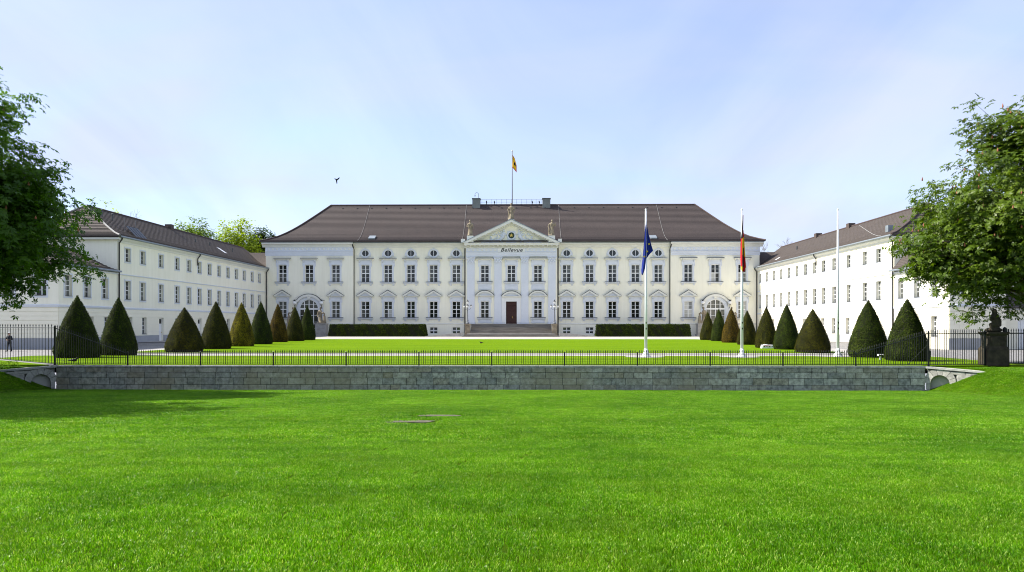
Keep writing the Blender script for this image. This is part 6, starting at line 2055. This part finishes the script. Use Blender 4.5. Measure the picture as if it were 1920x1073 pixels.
# =================================================================== OFFICER
def officer():
    Y = 70.0; c = at_y(17.5, 655, Y); z = drive_z(c.x, Y)
    r = empty('person', (c.x, Y, z), R(-8)); tag(r, 'person in dark uniform and white peaked cap standing behind the left fence', 'person')
    m = MB()
    for s in (-1, 1):
        hip = (s * 0.11, 0.0, 0.93); knee = (s * 0.165, -0.02, 0.50); ank = (s * 0.225, 0.02, 0.09)
        m.cone(hip, 0.115, knee, 0.075, 10); m.cone(knee, 0.075, ank, 0.055, 10)
        m.cone((s * 0.225, 0.03, 0.05), 0.05, (s * 0.255, -0.17, 0.04), 0.045, 10)
    m.lathe([(0.15, 0.86), (0.185, 0.95), (0.175, 1.08), (0.195, 1.25), (0.215, 1.38), (0.17, 1.47), (0.07, 1.53)], (0, 0, 0), 16, sx=1.05, sy=0.68)
    m.cone((0, 0.0, 1.48), 0.062, (0, -0.02, 1.60), 0.058, 10)
    m.ball((0, -0.03, 1.685), (0.078, 0.098, 0.118), 14, 10)
    m.ball((0, -0.125, 1.675), (0.016, 0.022, 0.026), 8, 6)                  # nose
    for s in (-1, 1): m.ball((s * 0.080, -0.02, 1.68), (0.014, 0.024, 0.034), 8, 6)
    for s in (-1, 1):
        sh = (s * 0.215, 0.0, 1.42); el = (s * 0.315, -0.02, 1.15); wr = (s * 0.085, -0.235, 1.10)
        m.cone(sh, 0.072, el, 0.055, 10); m.cone(el, 0.055, wr, 0.040, 10)
        # palm, four fingers and a thumb folded on the belly
        pm = (s * 0.025, -0.255, 1.095)
        m.cone(wr, 0.036, pm, 0.034, 8)
        for f in range(4):
            zf = 1.125 - 0.020 * f; m.cone((pm[0], pm[1] - 0.01, zf), 0.011, (pm[0] - s * 0.05, pm[1] - 0.02, zf - 0.008), 0.010, 6)
            m.cone((pm[0] - s * 0.05, pm[1] - 0.02, zf - 0.008), 0.010, (pm[0] - s * 0.065, pm[1] + 0.012, zf - 0.016), 0.009, 6)
        m.cone((s * 0.05, -0.265, 1.12), 0.013, (s * 0.01, -0.29, 1.145), 0.011, 6)
    def which(c):
        if c.z > 1.545: return 1
        if c.y < -0.215 and 1.02 < c.z < 1.17 and abs(c.x) < 0.1: return 1
        return 0
    inst('body', fused(m, 'body', [M['navy'], M['skin']], 0.016, 1, which), r)
    # peaked cap, belt and badge
    MB().lathe([(0.090, 1.735), (0.092, 1.765), (0.128, 1.80), (0.130, 1.825), (0.10, 1.845), (0.02, 1.85)], (0, -0.02, 0), 18, sy=1.12).obj('cap', M['cap_white'], r, smooth=True)
    MB().lathe([(0.0925, 1.730), (0.0935, 1.762)], (0, -0.02, 0), 18, sy=1.12).obj('cap_band', M['navy'], r)
    MB().add([(-0.075, -0.10, 1.735), (0.075, -0.10, 1.735), (0.055, -0.185, 1.705), (-0.055, -0.185, 1.705), (-0.075, -0.10, 1.745), (0.075, -0.10, 1.745), (0.055, -0.185, 1.713), (-0.055, -0.185, 1.713)],
             [(0, 3, 2, 1), (4, 5, 6, 7), (0, 1, 5, 4), (1, 2, 6, 5), (2, 3, 7, 6), (3, 0, 4, 7)]).obj('peak', M['iron'], r)
    for s in (-1, 1): MB().ball((s * 0.032, -0.117, 1.70), (0.014, 0.008, 0.008), 8, 6).obj('eye', M['navy'], r)
    MB().box(-0.030, 0.030, -0.120, -0.112, 1.625, 1.633).obj('mouth', M['door_red'], r)
    MB().lathe([(0.186, 0.955), (0.190, 0.96), (0.190, 1.0), (0.184, 1.005)], (0, 0, 0), 18, sx=1.05, sy=0.70).obj('belt', M['iron'], r)
    return r
officer()

# =================================================================== BIRDS
def flying_bird():
    c = at_y(631, 338, 60.0)
    m = MB()
    m.cone((0.02, 0, -0.16), 0.045, (-0.01, 0, 0.05), 0.062, 8); m.cone((0.02, 0, -0.16), 0.045, (0.03, 0, -0.27), 0.03, 8)
    m.cone((-0.01, 0, 0.05), 0.05, (-0.10, -0.02, 0.09), 0.04, 8); m.cone((-0.10, -0.02, 0.09), 0.02, (-0.15, -0.03, 0.07), 0.008, 6)
    def wing_(pts):
        n = len(pts); m.add([(p[0], p[1] - 0.008, p[2]) for p in pts] + [(p[0], p[1] + 0.012, p[2]) for p in pts],
              [tuple(range(n)), tuple(range(2 * n - 1, n - 1, -1))] + [(i, n + i, n + (i + 1) % n, (i + 1) % n) for i in range(n)])
    wing_([(0.0, 0, 0.06), (0.02, 0.02, -0.06), (0.10, 0.03, 0.02), (0.19, 0.05, 0.10), (0.26, 0.07, 0.24), (0.15, 0.05, 0.20)])
    wing_([(-0.01, 0, 0.05), (-0.02, -0.03, -0.03), (-0.06, -0.18, 0.02), (-0.10, -0.34, 0.05), (-0.13, -0.30, 0.09), (-0.08, -0.12, 0.09)])
    o = m.obj('bird', M['feather'], None, c); weld_normals(o.data)
    return tag(o, 'black bird flying in the sky left of the palace roof', 'bird')
flying_bird()
def ground_bird(px, py, sc, rz, label):
    p = on_z(px, py, 0.012); m = MB()
    m.ball((0, 0, 0.11), (0.10, 0.055, 0.055), 10, 8); m.ball((0.09, 0, 0.17), (0.038, 0.033, 0.036), 8, 6)
    m.cone((0.12, 0, 0.17), 0.012, (0.16, 0, 0.165), 0.004, 6); m.cone((-0.08, 0, 0.11), 0.035, (-0.19, 0, 0.10), 0.018, 6)
    for s in (-1, 1): m.cone((0.0, s * 0.02, 0.07), 0.008, (0.01, s * 0.022, 0.0), 0.006, 5)
    o = inst('bird', fused(m, 'bird', M['feather'], 0.009, 1), None, p, (0, 0, rz), (sc,) * 3)
    return tag(o, label, 'bird')
ground_bird(139, 681, 1.6, 0.3, 'black bird on the grass below the foremost left yew')
ground_bird(902, 645, 1.4, 2.8, 'tiny black bird on the court lawn left of the palace axis')

# =================================================================== SMALL THINGS ON THE LAWN
p = on_z(1436, 653.5, 0.0)
bxr = empty('ground_box', (p.x, p.y - 0.3, 0.0)); tag(bxr, 'low white plastic box with dark holes in front of the yews', 'box')
m = MB().frustum(-0.55, 0.55, -0.25, 0.25, 0.0, 0.34, 0.06, 0.05); me = m.mesh('shell', M['white_plastic']); bevelled(me, 0.03); inst('shell', me, bxr)
m = MB().frustum(-0.28, 0.02, -0.20, 0.2, 0.32, 0.40, 0.04, 0.04).obj('lid', M['white_plastic'], bxr)
for x in (-0.30, -0.08, 0.18, 0.40): MB().lathe([(0.045, 0), (0.045, 0.02)], (0, 0, 0), 10).obj('hole', M['iron'], bxr, (x, -0.235, 0.20), (R(90), 0, 0))
MB().box(-0.35, 0.25, -0.262, -0.232, 0.25, 0.28).obj('label_strip', M['red'] if 'red' in M else F_RED, bxr)
p = on_z(1651, 675, 0.0)
gl_ = empty('ground_light', (p.x, p.y, 0.0)); tag(gl_, 'small pale floodlight on a stub post by the front right yews', 'floodlight')
MB().box(-0.06, 0.06, -0.05, 0.05, 0.0, 0.24).obj('stub', M['white_plastic'], gl_)
m = MB().frustum(-0.17, 0.17, -0.10, 0.12, 0.24, 0.36, -0.01, -0.01); me = m.mesh('head', M['white_plastic']); bevelled(me, 0.015); inst('head', me, gl_)
MB().box(-0.12, 0.12, -0.116, -0.101, 0.26, 0.34).obj('lens', M['glass'], gl_)
p = on_z(116, 678, 0.0)
o = MB().tube([(0, 0, 0), (0.10, 0, 0.02), (0.16, 0, -0.0), (0.22, -0.05, 0.0), (0.40, -0.30, 0.02)], 0.015, 6).obj('garden_hose', M['iron'], None, (p.x, p.y, 0.03)); tag(o, 'short dark hose lying on the grass at the left fence', 'hose')

# =================================================================== GRASS OF THE NEAR LAWN
def grass_mat():
    m = bpy.data.materials.new('grass_blades'); m.use_nodes = True
    nt = m.node_tree; b = nt.nodes['Principled BSDF']; out = nt.nodes['Material Output']
    g = nt.nodes.new('ShaderNodeNewGeometry')
    r = nt.nodes.new('ShaderNodeValToRGB'); els = r.color_ramp.elements
    els.new(0.5); els.new(0.9)
    for e, (p_, c) in zip(els, ((0.0, (0.040, 0.138, 0.0008)), (0.5, (0.100, 0.292, 0.001)), (0.80, (0.165, 0.385, 0.003)), (1.0, (0.46, 0.58, 0.14)))):
        e.position = p_; e.color = (*c, 1)
    nt.links.new(g.outputs['Random Per Island'], r.inputs['Fac'])
    n1 = _ramp(nt, _noise(nt, 0.26, 5, 0.65, coord='Position', stretch=(0.8, 0.9, 1)), 0.34, 0.66, (0.70, 0.78, 0.6), (1.36, 1.22, 1.25))
    n2 = _ramp(nt, _noise(nt, 1.6, 4, 0.65, coord='Position'), 0.3, 0.7, (0.72, 0.77, 0.7), (1.26, 1.2, 1.25))
    o = _mix(nt, _mix(nt, r.outputs['Color'], n1, 1.0, 'MULTIPLY'), n2, 1.0, 'MULTIPLY')
    n3 = _ramp(nt, _noise(nt, 0.55, 5, 0.65, coord='Position'), 0.48, 0.72, (0, 0, 0), (0.32, 0.32, 0.32))
    o = _mix(nt, o, (0.20, 0.29, 0.02), n3)
    wv = nt.nodes.new('ShaderNodeTexWave'); wv.bands_direction = 'Y'
    wv.inputs['Scale'].default_value = 0.30; wv.inputs['Distortion'].default_value = 2.2; wv.inputs['Detail'].default_value = 2; wv.inputs['Detail Scale'].default_value = 0.25
    nt.links.new(g.outputs['Position'], wv.inputs['Vector'])
    o = _mix(nt, o, _ramp(nt, wv.outputs['Fac'], 0.2, 0.8, (0.94, 0.955, 0.94), (1.05, 1.04, 1.05)), 1.0, 'MULTIPLY')
    nt.links.new(o, b.inputs['Base Color']); b.inputs['Roughness'].default_value = 0.34; b.inputs['Specular IOR Level'].default_value = 0.22
    tr = nt.nodes.new('ShaderNodeBsdfTranslucent'); nt.links.new(_mix(nt, o, (1.2, 1.25, 0.6), 1.0, 'MULTIPLY'), tr.inputs['Color'])
    mx = nt.nodes.new('ShaderNodeMixShader'); mx.inputs[0].default_value = 0.42
    nt.links.new(b.outputs[0], mx.inputs[1]); nt.links.new(tr.outputs[0], mx.inputs[2]); nt.links.new(mx.outputs[0], out.inputs['Surface'])
    return m
M['grass'] = grass_mat()
gcol_n = bpy.data.collections.new('grass_tufts_near'); gcol_f = bpy.data.collections.new('grass_tufts_far')
def tuft(size, n, hmin, hmax, wd, seed, col):
    rng = np.random.default_rng(seed)
    x = rng.uniform(-size / 2, size / 2, n); y = rng.uniform(-size / 2, size / 2, n)
    a = rng.uniform(0, 2 * PI, n); h = rng.uniform(hmin, hmax, n) ; lean = rng.uniform(0.15, 0.95, n); la = rng.uniform(0, 2 * PI, n)
    dx, dy = np.cos(a) * wd / 2 * rng.uniform(.7, 1.3, n), np.sin(a) * wd / 2
    lx, ly = np.cos(la) * lean * h, np.sin(la) * lean * h
    z0 = np.full(n, -0.012)
    V = np.stack([np.stack([x - dx, y - dy, z0], 1), np.stack([x + dx, y + dy, z0], 1),
                  np.stack([x + dx * .85 + lx * .38, y + dy * .85 + ly * .38, h * .62], 1), np.stack([x - dx * .85 + lx * .38, y - dy * .85 + ly * .38, h * .62], 1),
                  np.stack([x + lx, y + ly, h], 1)], 1).reshape(-1, 3)
    F = []
    for i in range(n): F += [(i * 5, i * 5 + 1, i * 5 + 2, i * 5 + 3), (i * 5 + 3, i * 5 + 2, i * 5 + 4)]
    me = bpy.data.meshes.new('grass_tuft'); me.from_pydata(V.tolist(), [], F); me.materials.append(M['grass']); me.update()
    col.objects.link(bpy.data.objects.new('grass_tuft', me))
for k in range(5): tuft(0.50, 1250, 0.012, 0.040, 0.0068, 100 + k, gcol_n)
for k in range(4): tuft(1.05, 1700, 0.016, 0.046, 0.013, 200 + k, gcol_f)

def scatter(name, pts, col, label):
    me = bpy.data.meshes.new(name); me.from_pydata([p[:3] for p in pts], [], [])
    rot = me.attributes.new('tilt', 'FLOAT_VECTOR', 'POINT'); rot.data.foreach_set('vector', [c for p in pts for c in p[3]])
    me.materials.append(M['grass'])
    o = inst(name, me); tag(o, label, 'grass', kind='stuff')
    ng = bpy.data.node_groups.new(name, 'GeometryNodeTree')
    ng.interface.new_socket('Geometry', in_out='INPUT', socket_type='NodeSocketGeometry'); ng.interface.new_socket('Geometry', in_out='OUTPUT', socket_type='NodeSocketGeometry')
    gi = ng.nodes.new('NodeGroupInput'); go = ng.nodes.new('NodeGroupOutput')
    ip = ng.nodes.new('GeometryNodeInstanceOnPoints'); ci = ng.nodes.new('GeometryNodeCollectionInfo')
    ci.inputs['Collection'].default_value = col; ci.inputs['Separate Children'].default_value = True; ci.inputs['Reset Children'].default_value = True
    na = ng.nodes.new('GeometryNodeInputNamedAttribute'); na.data_type = 'FLOAT_VECTOR'; na.inputs['Name'].default_value = 'tilt'
    ip.inputs['Pick Instance'].default_value = True
    ng.links.new(gi.outputs[0], ip.inputs['Points']); ng.links.new(ci.outputs[0], ip.inputs['Instance'])
    ng.links.new(na.outputs[0], ip.inputs['Rotation'])
    ng.links.new(ip.outputs[0], go.inputs[0])
    o.modifiers.new('scatter', 'NODES').node_group = ng
    return o
def in_patch(x, y):
    return any(abs(x - p.x) < w * 0.5 + 0.12 and abs(y - p.y) < d * 0.5 + 0.12 for p, w, d in PATCHES)
def grass_pts(y0, y1, step, seed):
    rr = random.Random(seed); out = []; y = y0
    while y < y1:
        hw = y * 0.78 + 2.5; x = -hw + 2.0
        while x < hw + 2.0:
            xx, yy = x + rr.uniform(-.25, .25) * step, y + rr.uniform(-.25, .25) * step
            if yy < WALL_Y - 0.25 - step * 0.4 and not in_patch(xx, yy):
                e = 0.3; z = lawn_z(xx, yy)
                sx = (lawn_z(xx + e, yy) - lawn_z(xx - e, yy)) / (2 * e); sy = (lawn_z(xx, yy + e) - lawn_z(xx, yy - e)) / (2 * e)
                if abs(sx) < 1.0 and abs(sy) < 1.0:
                    q = Vector((-sx, -sy, 1)).to_track_quat('Z', 'Y') @ Quaternion((0, 0, 1), rr.choice((0, 90, 180, 270)) * PI / 180)
                    out.append((xx, yy, z, tuple(q.to_euler())))
            x += step
        y += step
    return out
scatter('grass', grass_pts(3.2, 15.0, 0.40, 1), gcol_n, 'short mown grass of the near lawn in front')
scatter('grass', grass_pts(14.8, WALL_Y, 0.80, 2), gcol_f, 'short mown grass of the near lawn towards the dark wall')
